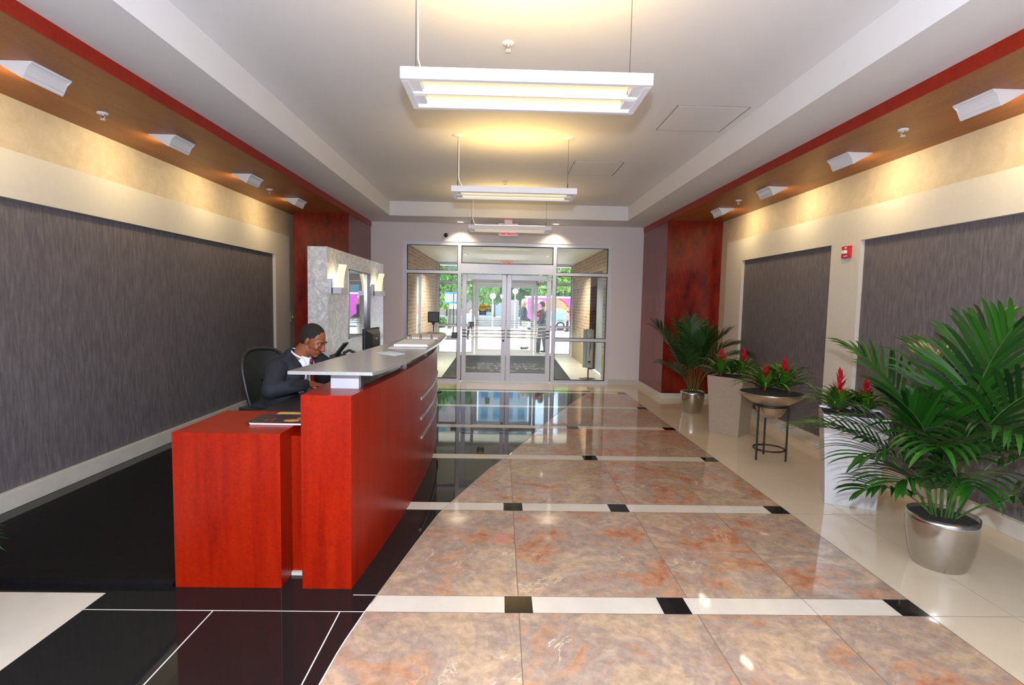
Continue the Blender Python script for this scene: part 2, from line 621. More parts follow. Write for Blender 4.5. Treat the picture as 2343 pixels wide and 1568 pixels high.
def dup(root, loc, label=None, rotz=None):
    def rec(o, par):
        c = o.copy()
        COL.objects.link(c)
        c.parent = par
        for ch in o.children:
            rec(ch, c)
        return c
    r = rec(root, None)
    r.location = loc
    if rotz is not None:
        r.rotation_euler = (0, 0, rotz)
    if label:
        r['label'] = label
    return r


def text(body, size, M, mt, name, parent, depth=0.002, align='CENTER', bold=0.0, label=None, sx=1.0, fit=None):
    cu = bpy.data.curves.new('t', 'FONT')
    cu.body = body
    cu.size = size
    cu.align_x = align
    cu.align_y = 'CENTER'
    cu.extrude = depth
    cu.offset = bold
    t = bpy.data.objects.new('t', cu)
    COL.objects.link(t)
    dg = bpy.context.evaluated_depsgraph_get()
    me = bpy.data.meshes.new_from_object(t.evaluated_get(dg))
    bpy.data.objects.remove(t)
    off = Vector((0, 0, 0))
    r = parent
    while r is not None:
        off += Vector(r.location)
        r = r.parent
    if fit:
        xs_ = [v.co.x for v in me.vertices]
        ys_ = [v.co.y for v in me.vertices]
        mx_, my_ = (max(xs_) + min(xs_)) / 2, (max(ys_) + min(ys_)) / 2
        me.transform(Matrix.Diagonal((fit[0] / (max(xs_) - min(xs_)), fit[1] / (max(ys_) - min(ys_)), 1, 1)) @ Matrix.Translation((-mx_, -my_, 0)))
    me.transform(Matrix.Translation(-off) @ M @ Matrix.Scale(sx, 4, (1, 0, 0)))
    me.materials.clear()
    me.materials.append(mt)
    o = bpy.data.objects.new(name, me)
    COL.objects.link(o)
    o.parent = parent
    if label:
        o['label'] = label
    return o


def frame_m(pos, right, up):
    right, up = Vector(right).normalized(), Vector(up).normalized()
    n = right.cross(up)
    m = Matrix.Identity(4)
    for i in range(3):
        m[i][0], m[i][1], m[i][2], m[i][3] = right[i], up[i], n[i], pos[i]
    return m


# ------------------------------------------------------------------ floor
XL, XR = -3.56, 3.65
CURVE = [(-5, 0.6), (-3, 0.02), (-1, -0.50), (0.5, -0.68), (1.7, -0.73), (2.1, -0.714), (2.35, -0.698), (2.62, -0.661), (2.78, -0.633), (3.4, -0.529), (3.93, -0.43), (4.43, -0.27), (5.0, -0.084), (5.42, 0.086), (6.0, 0.29), (6.7, 0.515), (7.34, 0.735), (8.4, 1.13), (9.4, 1.553), (9.62, 1.66), (10.5, 2.05)]


def interp(tab, y):
    if y <= tab[0][0]:
        return tab[0][1]
    for (a, xa), (b, xb) in zip(tab, tab[1:]):
        if y <= b:
            return xa + (xb - xa) * (y - a) / (b - a)
    return tab[-1][1]


def ys(y0, y1, step=0.1):
    n = max(1, int(math.ceil((y1 - y0) / step)))
    return [y0 + (y1 - y0) * i / n for i in range(n + 1)]


MX = 2.24
fl = MB()  # materials: 0 marble 1 cream 2 beige 3 black 4 white grout 5 dark grout 6 tan grout
BX = -2.055


def fpoly(pts, mi, z=0.0):
    fl.add([(x, y, z) for x, y in pts], [tuple(range(len(pts)))], mi)


rows = []
y = 2.625 - 1.348 * 5
while y < 10.5:
    rows.append((max(y, -5.0), y + 0.155, 'strip'))
    rows.append((y + 0.155, min(y + 1.348, 10.5), 'tile'))
    y += 1.348
joints = [0.118, 1.03, 1.655]
for y0, y1, kind in rows:
    if y0 >= 10.5:
        continue
    y1 = min(y1, 10.5)
    # beige right border
    for xa, xb in ((MX, 2.68), (2.68, XR + 0.1)):
        fpoly([(xa, y0), (xb, y0), (xb, y1), (xa, y1)], 2)
    Y = ys(y0, y1)
    cv = [(min(interp(CURVE, q), MX), q) for q in Y]
    near = y0 < 2.7
    if kind == 'tile':
        js = joints
        lo = None
        edges = [-9] + js + [MX]
        for a, b in zip(edges, edges[1:]):
            pts = []
            left = [(min(max(cx_, a), b), q) for cx_, q in cv]
            if all(p[0] >= b - 1e-6 for p in left):
                continue
            pts = [(b, y0), (b, y1)] + left[::-1]
            clean = []
            for p in pts:
                if not clean or (abs(p[0] - clean[-1][0]) + abs(p[1] - clean[-1][1])) > 1e-6:
                    clean.append(p)
            if len(clean) >= 3:
                fpoly(clean, 0)
        fpoly([(BX, y0), (cv[0][0], y0)] + cv[1:] + [(BX, y1)], 3)
        for j in js:
            seg = [q for q in Y if interp(CURVE, q) < j]
            if len(seg) > 1:
                fpoly([(j - 0.002, seg[0]), (j + 0.002, seg[0]), (j + 0.002, seg[-1]), (j - 0.002, seg[-1])], 5, 0.0006)
    else:
        left = cv if near else [(BX, y0), (BX, y1)]
        if near:
            fpoly([(MX, y0), (MX, y1)] + cv[::-1], 1)
            fpoly([(BX, y0), (cv[0][0], y0)] + cv[1:] + [(BX, y1)], 3)
        else:
            fpoly([(MX, y0), (MX, y1), (BX, y1), (BX, y0)], 1)
        for xa in (0.045, 0.86, 2.095):
            if xa > interp(CURVE, y1) - 0.02:
                fpoly([(xa, y0), (xa + 0.145, y0), (xa + 0.145, y1), (xa, y1)], 3, 0.0008)
        fpoly([(1.655, y0), (1.659, y0), (1.659, y1), (1.655, y1)], 6, 0.0008)
        # edges: grout against marble
        for yy in (y0, y1):
            fpoly([(interp(CURVE, yy), yy - 0.0015), (MX, yy - 0.0015), (MX, yy + 0.0015), (interp(CURVE, yy), yy + 0.0015)], 5, 0.0007)
        fpoly([(MX, y0 - 0.002), (XR, y0 - 0.002), (XR, y0 + 0.002), (MX, y0 + 0.002)], 6, 0.0007)
        if near:
            for yy in (y0, y1):
                xs_ = BX if yy == y0 else -0.76
                fpoly([(xs_, yy - 0.003), (interp(CURVE, yy), yy - 0.003), (interp(CURVE, yy), yy + 0.003), (xs_, yy + 0.003)], 4, 0.0007)
        else:
            for xa in ((-0.236,) if 5 < y0 < 6 else ()):
                fpoly([(xa, y0 + 0.155), (xa + 0.09, y0 + 0.155), (xa + 0.09, y0 + 0.22), (xa, y0 + 0.22)], 3, 0.0007)
    # beige left area
    fpoly([(XL - 0.1, y0), (BX, y0), (BX, y1), (XL - 0.1, y1)], 1 if y1 < 2.8 else 3)
fpoly([(MX - 0.002, -5), (MX + 0.002, -5), (MX + 0.002, 9.6), (MX - 0.002, 9.6)], 5, 0.0006)
fpoly([(2.678, -5), (2.682, -5), (2.682, 10.5), (2.678, 10.5)], 6, 0.0006)
for xa in (-1.415, -0.784):
    fpoly([(xa - 0.003, -1), (xa + 0.003, -1), (xa + 0.003, 2.62), (xa - 0.003, 2.62)], 4, 0.0006)
for ya in ys(1.2, 9.5, 0.1)[:-1]:
    a, b = interp(CURVE, ya), interp(CURVE, ya + 0.1)
    fpoly([(a - 0.003, ya), (a + 0.003, ya), (b + 0.003, ya + 0.1), (b - 0.003, ya + 0.1)], 6 if ya > 2.6 else 4, 0.0009)
# threshold band before the doors
fpoly([(-3.0, 9.62), (3.65, 9.62), (3.65, 10.5), (-3.0, 10.5)], 2, 0.0010)
struct('floor', fl, [M_MARBLE, M_CREAM, M_BEIGE, M_BLACK, M_GROUTW, M_GROUTD, M_GROUTB], 'polished floor of rose marble, cream strips and black granite')

# ------------------------------------------------------------------ ceiling and walls
YB, YF = 10.5, -5.0
ce = MB()
ce.box(XL - 0.2, -2.0, YF, YB + 0.1, 3.06, 3.5)
ce.box(2.22, XR + 0.2, YF, YB + 0.1, 3.06, 3.5)
ce.box(-2.0, 2.22, 9.7, YB + 0.1, 3.06, 3.5)
ce.box(-2.0, 2.22, YF, 9.7, 3.31, 3.5)
struct('ceiling', ce, M_PAINT, 'pale grey painted ceiling with a raised tray')
w = MB().box(XL - 0.15, XL, YF, YB + 0.1, 0, 3.06)
struct('wall_left', w, M_PAPER, 'beige wallpapered left wall')
w = MB().box(XR, XR + 0.15, YF, YB + 0.1, 0, 3.06)
struct('wall_right', w, M_PAPER, 'beige wallpapered right wall')
w = MB()
DX0, DX1, DZ = -1.90, 2.12, 2.71
w.box(XL, DX0, YB, YB + 0.12, 0, 3.06)
w.box(DX1, XR, YB, YB + 0.12, 0, 3.06)
w.box(DX0, DX1, YB, YB + 0.12, DZ, 3.06)
struct('wall_back', w, M_BACKW, 'mauve-grey wallpapered end wall around the glazed doors')
w = MB().box(XL - 0.15, XR + 0.15, YF - 0.15, YF, 0, 3.5)
struct('wall_front', w, M_PAINT, 'plain wall behind the viewpoint')

# fabric panels
w = MB().box(XL, XL + 0.006, YF, 8.55, 0.12, 2.27)
struct('trim_1', w, M_FABRIC, 'grey ribbed fabric panel filling the left wall')
w = MB().box(XR - 0.006, XR, 5.9, 8.11, 0.12, 2.30)
struct('trim_2', w, M_FABRIC, 'smaller grey ribbed fabric panel on the right wall')
w = MB().box(XR - 0.006, XR, YF, 5.42, 0.12, 2.30)
struct('trim_3', w, M_FABRIC, 'larger grey ribbed fabric panel on the right wall')
# cream frames
w = MB().box(XL, XL + 0.05, YF, 8.5, 2.24, 2.58)
w.box(XL, XL + 0.05, 8.5, 9.06, 0, 2.58)
struct('trim_4', w, M_FRAME, 'cream raised frame around the left fabric panel')
w = MB().box(XR - 0.05, XR, YF, 8.11, 2.265, 2.59)
w.box(XR - 0.05, XR, 8.11, 8.67, 0, 2.59)
w.box(XR - 0.05, XR, 5.42, 5.9, 0, 2.265)
struct('trim_5', w, M_FRAME, 'cream raised frame around the two right fabric panels')
# baseboards
w = MB().box(XL, XL + 0.045, YF, 8.5, 0, 0.135)
struct('baseboard_left', w, M_BASE, 'cream stone baseboard of the left wall', bevel=0.004)
w = MB().box(XR - 0.055, XR, YF, 9.0, 0, 0.12)
struct('baseboard_right', w, M_BASE, 'cream stone baseboard of the right wall', bevel=0.004)
w = MB().box(DX1, 2.74, YB - 0.015, YB, 0, 0.1)
w.box(-2.53, DX0, YB - 0.015, YB, 0, 0.1)
struct('baseboard_back', w, M_BASE, 'pale baseboard beside the doors')

# wood beams and columns
LX, RX = -2.52, 2.73
w = MB().box(XL, LX, YF, YB, 2.97, 3.06, 0)
w.box(LX, LX + 0.012, YF, YB, 2.965, 3.062, 1)
struct('trim_6', w, [M_SOFFIT, M_FASC], 'brown and red veneered soffit beam along the left wall')
w = MB().box(RX, XR, YF, YB, 2.97, 3.06, 0)
w.box(RX - 0.012, RX, YF, YB, 2.965, 3.062, 1)
struct('trim_7', w, [M_SOFFIT, M_FASC], 'brown and red veneered soffit beam along the right wall')
w = MB().box(-3.42, LX, 9.0, YB, 0.09, 2.97)
struct('trim_8', w, M_COL, 'red veneered column at the left rear corner', cat='column')
w = MB().box(RX, XR, 9.0, YB, 0.09, 2.97)
struct('trim_9', w, M_COL, 'red veneered column at the right rear corner', cat='column')
w = MB().box(RX - 0.012, XR, 8.985, YB, 0, 0.09)
w.box(-3.44, LX + 0.012, 8.985, YB, 0, 0.09)
struct('baseboard_column', w, M_BASE, 'cream plinths of the two red columns')

# access hatches in the ceiling
for (x0, x1, y0, y1), lb in (((1.50, 2.14, 4.80, 5.48), 'larger square access hatch in the ceiling, nearest the hanging light'), ((0.86, 1.47, 6.72, 7.42), 'smaller square access hatch in the ceiling, farther down the room')):
    h = thing('ceiling_hatch', lb, 'access hatch', (x0, y0, 3.31))
    MB().box(x0 + 0.012, x1 - 0.012, y0 + 0.012, y1 - 0.012, 3.304, 3.31).build('hatch_panel', M_PAINT, h)
    g = MB()
    g.box(x0, x1, y0, y0 + 0.006, 3.305, 3.31).box(x0, x1, y1 - 0.006, y1, 3.305, 3.31).box(x0, x0 + 0.006, y0, y1, 3.305, 3.31).box(x1 - 0.006, x1, y0, y1, 3.305, 3.31)
    g.build('hatch_frame', mat('grey_shadow_gap', (0.30, 0.28, 0.27), 0.7, noise_amt=0.05), h)

# ------------------------------------------------------------------ storefront builder


def pane(parent, x0, x1, z0, z1, y):
    MB().box(x0, x1, y - 0.003, y + 0.003, z0, z1).build('pane', M_GLASS, parent)


def gasket(mb, x0, x1, z0, z1, y):
    t = 0.012
    mb.box(x0, x1, y - 0.02, y + 0.02, z1 - t, z1).box(x0, x1, y - 0.02, y + 0.02, z0, z0 + t)
    mb.box(x0, x0 + t, y - 0.02, y + 0.02, z0, z1).box(x1 - t, x1, y - 0.02, y + 0.02, z0, z1)


def sidelight(name, label, x0, x1, y, ztop, bars):
    w_ = sthing(name, label, ((x0 + x1) / 2, y, 0), 'window')
    fr = MB()
    t = 0.065
    d0, d1 = y - 0.05, y + 0.05
    fr.box(x0, x0 + t, d0, d1, 0, ztop).box(x1 - t, x1, d0, d1, 0, ztop)
    fr.box(x0 + t, x1 - t, d0, d1, ztop - t, ztop).box(x0 + t, x1 - t, d0, d1, 0, t * 0.9)
    zs = [0] + bars + [ztop - t / 2]
    for z in bars:
        fr.box(x0 + t, x1 - t, d0, d1, z - 0.028, z + 0.028)
    fr.build('window_frame', M_ALU, w_)
    gk = MB()
    for i in range(len(zs) - 1):
        a = zs[i] + (0.028 if i else t * 0.9)
        b = zs[i + 1] - 0.028
        pane(w_, x0 + t, x1 - t, a, b, y)
        gasket(gk, x0 + t, x1 - t, a, b, y)
    gk.build('gasket', M_ALUD, w_)
    return w_


def door(name, label, x0, x1, y, hinge, stickers=True):
    d = sthing(name, label, ((x0 + x1) / 2, y, 0), 'door')
    H = 2.10
    fr = MB()
    s_ = 0.085
    d0, d1 = y - 0.025, y + 0.025
    fr.box(x0, x0 + s_, d0, d1, 0.01, H).box(x1 - s_, x1, d0, d1, 0.01, H)
    fr.box(x0 + s_, x1 - s_, d0, d1, H - 0.10, H).box(x0 + s_, x1 - s_, d0, d1, 0.01, 0.175)
    fr.build('door_frame', M_ALU, d, bevel=0.003)
    pane(d, x0 + s_, x1 - s_, 0.175, H - 0.10, y)
    for z in (0.89, 0.955, 1.02):
        pts = []
        for i in range(13):
            t = i / 12
            u = abs(t - 0.5) * 2
            off = 0.06 * (1 - max(0, (u - 0.78) / 0.22) ** 2)
            pts.append((x0 + 0.02 + (x1 - x0 - 0.04) * t, y - 0.026 - off, z))
        MB().tube(pts, 0.011, 8).build('push_bar', M_STEEL, d)
    lk = MB().cyl((x1 - 0.045 if hinge == 'L' else x0 + 0.045, y - 0.035, 0.82), (x1 - 0.045 if hinge == 'L' else x0 + 0.045, y - 0.02, 0.82), 0.022)
    if hinge == 'L':
        lk.build('door_lock', M_BLK, d)
    return d


for base_y, first, nm in ((YB + 0.06, 1, 'inner'), (16.0, 3, 'outer')):
    sidelight('window_%d' % first, 'left sidelight of the %s entrance glazing, three panes tall' % nm, DX0, -0.79, base_y, DZ, [0.86, 2.13])
    sidelight('window_%d' % (first + 1), 'right sidelight of the %s entrance glazing, three panes tall' % nm, 0.99, DX1, base_y, DZ, [0.86, 2.13])
    tr = sthing('trim_%d' % (10 + first), 'aluminium header with glass transom over the %s doors' % nm, (0.1, base_y, 2.1), 'transom')
    m = MB().box(-0.79, 0.99, base_y - 0.06, base_y + 0.06, 2.115, 2.30)
    m.box(-0.79, 0.99, base_y - 0.05, base_y + 0.05, 2.645, 2.71)
    m.build('door_header', M_ALU, tr, bevel=0.003)
    pane(tr, -0.76, 0.96, 2.30, 2.645, base_y)
    g = MB()
    gasket(g, -0.79, 0.99, 2.30, 2.645, base_y)
    g.build('gasket', M_ALUD, tr)
    door('door_%d' % first, 'left leaf of the %s double doors with three push bars' % nm, -0.765, 0.092, base_y, 'L')
    door('door_%d' % (first + 1), 'right leaf of the %s double doors with three push bars' % nm, 0.102, 0.965, base_y, 'R')

# ------------------------------------------------------------------ vestibule
vf = MB().box(DX0 - 0.1, DX1 + 0.1, YB + 0.0, 16.3, -0.12, -0.002)
struct('floor_vestibule', vf, M_VFLOOR, 'pale stone floor of the vestibule', cat='floor')
vc = MB().box(DX0 - 1, DX1 + 1, YB + 0.12, 17.4, 2.71, 2.9)
struct('ceiling_vestibule', vc, M_VCEIL, 'cream panel ceiling of the vestibule', cat='ceiling')
w = MB().box(DX0 - 0.25, DX0, YB + 0.12, 12.1, 0.5, 2.71).box(DX0 - 0.25, DX0, 12.9, 16.2, 0.5, 2.71).box(DX0 - 0.25, DX0, 12.1, 12.9, 2.15, 2.71)
w.box(DX0 - 0.25, DX0, YB + 0.12, 12.1, 0.0, 0.5, 1).box(DX0 - 0.25, DX0, 12.9, 16.2, 0.0, 0.5, 1)
struct('wall_vestibule_left', w, [M_BRICK, M_BLOCK], 'tan brick left wall of the vestibule', cat='wall')
w = MB().box(DX1, DX1 + 0.25, YB + 0.12, 11.25, 0.5, 2.71).box(DX1, DX1 + 0.25, 12.92, 16.2, 0.5, 2.71).box(DX1, DX1 + 0.25, 11.25, 12.92, 2.3, 2.71)
w.box(DX1, DX1 + 0.25, YB + 0.12, 11.25, 0.0, 0.5, 1).box(DX1, DX1 + 0.25, 12.92, 16.2, 0.0, 0.5, 1)
struct('wall_vestibule_right', w, [M_BRICK, M_BLOCK], 'tan brick right wall of the vestibule', cat='wall')
w = MB().box(DX1, DX1 + 0.9, 12.89, 12.92, 0, 2.3).box(DX1 + 0.8, DX1 + 0.9, 11.2, 12.89, 0, 2.71)
struct('wall_niche', w, M_BRICKX, 'dark brick return of the vestibule niche', cat='wall')
d = sthing('door_5', 'grey metal door in the right niche of the vestibule', (DX1 + 0.2, 11.7, 0), 'door')
MB().box(DX1 + 0.15, DX1 + 0.20, 11.9, 12.86, 0, 2.25).build('door_leaf', mat('grey_door_paint', (0.22, 0.25, 0.26), 0.5, noise_amt=0.03), d)
MB().box(DX1 + 0.10, DX1 + 0.22, 11.80, 11.9, 0, 2.3).build('door_frame', mat('grey_door_frame', (0.27, 0.30, 0.31), 0.5, noise_amt=0.03), d)
d = sthing('door_6', 'pale door in the left wall of the vestibule', (DX0, 12.5, 0), 'door')
MB().box(DX0 - 0.12, DX0 - 0.06, 12.14, 12.86, 0, 2.12).build('door_leaf', mat('pale_door', (0.55, 0.60, 0.55), 0.4, noise_amt=0.02), d)
MB().box(DX0 - 0.2, DX0 + 0.005, 12.1, 12.14, 0, 2.15).box(DX0 - 0.2, DX0 + 0.005, 12.86, 12.9, 0, 2.15).build('door_frame', M_ALU, d)
MB().cyl((DX0 - 0.06, 12.78, 1.0), (DX0 + 0.0, 12.78, 1.0), 0.012).tube([(DX0 - 0.0, 12.78, 1.0), (DX0 + 0.0, 12.65, 1.0)], 0.01).build('door_handle', M_STEEL, d)
MB().box(DX0 - 0.058, DX0 - 0.055, 12.2, 12.8, 1.25, 1.5).build('notice', mat('pink_notice', (0.75, 0.35, 0.38), 0.6, noise_amt=0.03), d)

mt = MB()
mt.add([(-1.20, 10.75, 0), (1.45, 10.75, 0), (1.55, 15.85, 0), (-1.25, 15.6, 0), (-1.20, 10.75, 0.012), (1.45, 10.75, 0.012), (1.55, 15.85, 0.012), (-1.25, 15.6, 0.012)],
       [(4, 5, 6, 7), (0, 1, 5, 4), (1, 2, 6, 5), (2, 3, 7, 6), (3, 0, 4, 7), (0, 3, 2, 1)])
em = thing('entrance_mat', 'black carpet mat with grey centre name lettering inside the vestibule', 'mat', (0.1, 13, 0))
mt.build('carpet', M_MATT, em)
for body, yy, fw, fh in (('BALLSTON', 12.67, 2.05, 0.40), ('METRO', 13.13, 1.42, 0.30), ('CENTER', 13.56, 1.58, 0.30)):
    text(body, 0.5, frame_m((0.14, yy, 0.014), (-1, 0, 0), (0, -1, 0)), M_MATL, 'lettering', em, 0.001, bold=0.012, fit=(fw, fh))
MB().prism([(0.14 + 0.24 * math.cos(a), 12.2 + 0.10 * math.sin(a)) for a in [2 * PI * i / 24 for i in range(24)]], 'Z', 0.012, 0.014).prism([(-0.25, 12.12), (-0.16, 12.12), (-0.16, 12.28), (-0.25, 12.28)], 'Z', 0.012, 0.014).build('emblem', M_MATL, em)

# wet-umbrella bag stand
st = thing('umbrella_bag_stand', 'umbrella bag stand with hanging white printed bags beside the right vestibule wall', 'stand', (1.83, 11.2, 0))
MB().prism([(1.65, 11.2), (1.82, 11.04), (2.0, 11.2), (1.83, 11.36)], 'Z', 0, 0.015).build('base', M_STEELD, st)
MB().cyl((1.84, 11.2, 0.01), (1.84, 11.2, 1.0), 0.014).build('pole', M_BLKM, st)
for dx, dy, wd in ((0.02, -0.03, 0.15), (-0.07, 0.02, 0.10)):
    b = MB()
    vs, fs = [], []
    for j in range(9):
        z = 0.24 + 0.80 * j / 8
        for i in range(7):
            u = i / 6 - 0.5
            zz = z + (0.025 * math.sin(i * 2.1) if j == 8 else 0)
            vs.append((1.84 + dx + wd * u * (0.86 + 0.14 * j / 8), 11.2 + dy - 0.02 * math.cos(u * PI) + 0.006 * math.sin(j * 1.3 + i), zz))
    for j in range(8):
        for i in range(6):
            a = j * 7 + i
            fs.append((a, a + 1, a + 8, a + 7))
    n = len(vs)
    vs += [(x, y_ + 0.03, z) for x, y_, z in vs]
    fs += [tuple(n + k for k in f[::-1]) for f in fs]
    for i in range(6):
        fs.append((i, n + i, n + i + 1, i + 1))
        a = 56 + i
        fs.append((a, a + 1, n + a + 1, n + a))
    for j in range(8):
        a = j * 7
        fs.append((a, a + 7, n + a + 7, n + a))
        a = j * 7 + 6
        fs.append((a, n + a, n + a + 7, a + 7))
    b.add(vs, fs, 0, True)
    bg = b.build('bag', mat('grey_white_plastic', (0.50, 0.52, 0.50), 0.4, noise_amt=0.04), st)
    if wd > 0.12:
        ym = 11.2 + dy - 0.024
        g = MB().box(1.81, 1.90, ym - 0.003, ym, 0.855, 0.868).box(1.815, 1.895, ym - 0.003, ym, 0.835, 0.847)
        g.box(1.815, 1.885, ym - 0.003, ym, 0.35, 0.385).box(1.81, 1.89, ym - 0.003, ym, 0.325, 0.333)
        g.prism([(1.858, 0.80), (1.868, 0.80), (1.872, 0.68), (1.85, 0.55), (1.838, 0.42), (1.842, 0.56), (1.852, 0.68)], 'Y', ym - 0.003, ym)
        g.build('print', M_BLK, bg)

# vestibule lights, sprinkler-like fittings and exit sign
for x in (-0.9, 1.1):
    v = thing('vestibule_downlight', 'round recessed downlight in the vestibule ceiling, %s of the exit sign' % ('left' if x < 0 else 'right'), 'ceiling light', (x, 13.2, 2.71))
    MB().lathe((x, 13.2, 2.70), [(0.05, 0.008), (0.075, 0.008), (0.08, 0.0), (0.06, 0.0), (0.05, 0.005)]).build('trim_ring', M_WHITE, v)
    MB().lathe((x, 13.2, 2.702), [(0.0, 0.006), (0.052, 0.006)]).build('lens', M_BULB, v)
    lamp('vestibule_light', 'SPOT', (x, 13.2, 2.68), 420, (1.0, 0.93, 0.8), rot=(0, 0, 0), spot_size=2.4, spot_blend=0.7, shadow_soft_size=0.05)


def exit_sign(label, x, y, z, w_, h_, hang):
    e = thing('exit_sign', label, 'exit sign', (x, y, z))
    MB().box(x - w_ / 2, x + w_ / 2, y - 0.025, y + 0.025, z - h_ / 2, z + h_ / 2).build('housing', M_WHITE, e, bevel=0.004)
    MB().box(x - 0.07, x + 0.07, y - 0.03, y + 0.03, z + h_ / 2, hang).build('canopy', M_WHITE, e)
    text('EXIT', h_ * 0.86, frame_m((x, y - 0.028, z), (1, 0, 0), (0, 0, 1)), M_EXITR, 'lettering', e, 0.002, bold=0.006, fit=(w_ * 0.72, h_ * 0.78), label='glowing red letters')
    return e


exit_sign('red EXIT sign hanging from the low ceiling in front of the inner doors', 0.10, 9.95, 2.885, 0.36, 0.225, 3.06)
exit_sign('smaller distant red EXIT sign above the outer doors', 0.14, 15.6, 2.635, 0.34, 0.13, 2.71)

# stickers and small fittings at the doors
ck = thing('caution_sticker', 'round yellow CAUTION sticker with blue base on inner door glass', 'sticker', (-0.365, YB + 0.05, 1.45))
yc = YB + 0.054


def sticker(root, x, y, z, s):
    poly = [(x + s * math.cos(a), z + s * math.sin(a)) for a in [2 * PI * i / 28 for i in range(28)]]
    MB().box(x - s * 0.95, x + s * 0.95, y - 0.002, y + 0.001, z - 1.9 * s, z - 0.2 * s).build('blue_base', mat('sticker_blue', (0.02, 0.05, 0.22), 0.5, noise_amt=0.02), root)
    MB().prism(poly, 'Y', y - 0.004, y - 0.001).build('yellow_disc', mat('sticker_yellow', (0.75, 0.52, 0.02), 0.5, noise_amt=0.02), root)
    text('CAUTION', s * 0.42, frame_m((x, y - 0.006, z + s * 0.1), (1, 0, 0), (0, 0, 1)), M_BLK, 'lettering', root, 0.001, bold=0.001)
    text('AUTOMATIC', s * 0.26, frame_m((x, y - 0.005, z - s * 1.35), (1, 0, 0), (0, 0, 1)), M_PAPERW, 'lettering', root, 0.001)
    text('DOOR', s * 0.26, frame_m((x, y - 0.005, z - s * 1.65), (1, 0, 0), (0, 0, 1)), M_PAPERW, 'lettering', root, 0.001)


sticker(ck, -0.365, yc, 1.46, 0.075)
ck2 = thing('caution_sticker', 'smaller-looking round yellow CAUTION sticker on the outer door glass', 'sticker', (-0.37, 15.99, 1.4))
sticker(ck2, -0.37, 15.99, 1.42, 0.075)
ab = thing('door_button_box', 'dark square door-opener box on the left inner mullion', 'door opener', (-0.90, YB - 0.02, 0.9))
MB().box(-0.955, -0.845, YB - 0.06, YB + 0.02, 0.86, 0.97).build('box', mat('dark_bronze', (0.07, 0.065, 0.06), 0.4, noise_amt=0.1), ab, bevel=0.004)
MB().box(-0.94, -0.86, YB - 0.064, YB - 0.058, 0.875, 0.955).build('button_plate', mat('bronze_plate', (0.13, 0.12, 0.11), 0.3, noise_amt=0.1), ab)
ab = thing('door_button_box', 'dark square box on the left outer mullion', 'door opener', (-0.88, 15.93, 0.9))
MB().box(-0.93, -0.80, 15.90, 15.98, 0.84, 0.98).build('box', MATS['dark_bronze'], ab, bevel=0.004)
MB().box(-0.91, -0.82, 15.894, 15.902, 0.855, 0.965).build('button_plate', MATS['bronze_plate'], ab)
rs = thing('red_notice', 'small dark red notice on the right outer sidelight', 'notice', (1.03, 15.94, 1.2))
MB().box(1.05, 1.15, 15.93, 15.94, 1.16, 1.32).build('plate', M_ALARM, rs)
MB().box(1.07, 1.13, 15.927, 15.931, 1.245, 1.255).box(1.08, 1.12, 15.927, 15.931, 1.225, 1.232).build('print', M_PAPERW, rs)
rs = thing('fire_strobe', 'red fire strobe box above the right outer door', 'fire alarm', (1.02, 15.9, 2.2))
MB().box(1.02, 1.09, 15.88, 15.95, 2.10, 2.24).build('housing', M_ALARM, rs, bevel=0.004)
MB().box(1.035, 1.075, 15.865, 15.885, 2.15, 2.2).build('lens', M_PAPERW, rs)

# floor-standing notice (square frame on thin stem) behind the counter end
ks = thing('notice_stand', 'black square notice frame on a thin stem beyond the counter end', 'sign stand', (-1.16, 9.3, 0))
MB().box(-1.26, -1.06, 9.29, 9.32, 1.20, 1.385).build('frame', M_BLK, ks, bevel=0.012)
MB().box(-1.235, -1.085, 9.285, 9.292, 1.225, 1.36).build('panel', mat('grey_notice', (0.07, 0.065, 0.06), 0.4, noise_amt=0.1), ks)
MB().prism([(-1.20, 1.205), (-1.12, 1.205), (-1.15, 1.15), (-1.17, 1.15)], 'Y', 9.295, 9.315).build('bracket', M_BLK, ks)
MB().cyl((-1.16, 9.305, 0.01), (-1.16, 9.305, 1.18), 0.008).build('stem', M_BLKM, ks)
MB().lathe((-1.16, 9.305, 0), [(0, 0.0), (0.15, 0.0), (0.15, 0.012), (0.02, 0.02), (0, 0.02)]).build('base', M_BLKM, ks)

# ------------------------------------------------------------------ hanging lights
LZ = 2.69


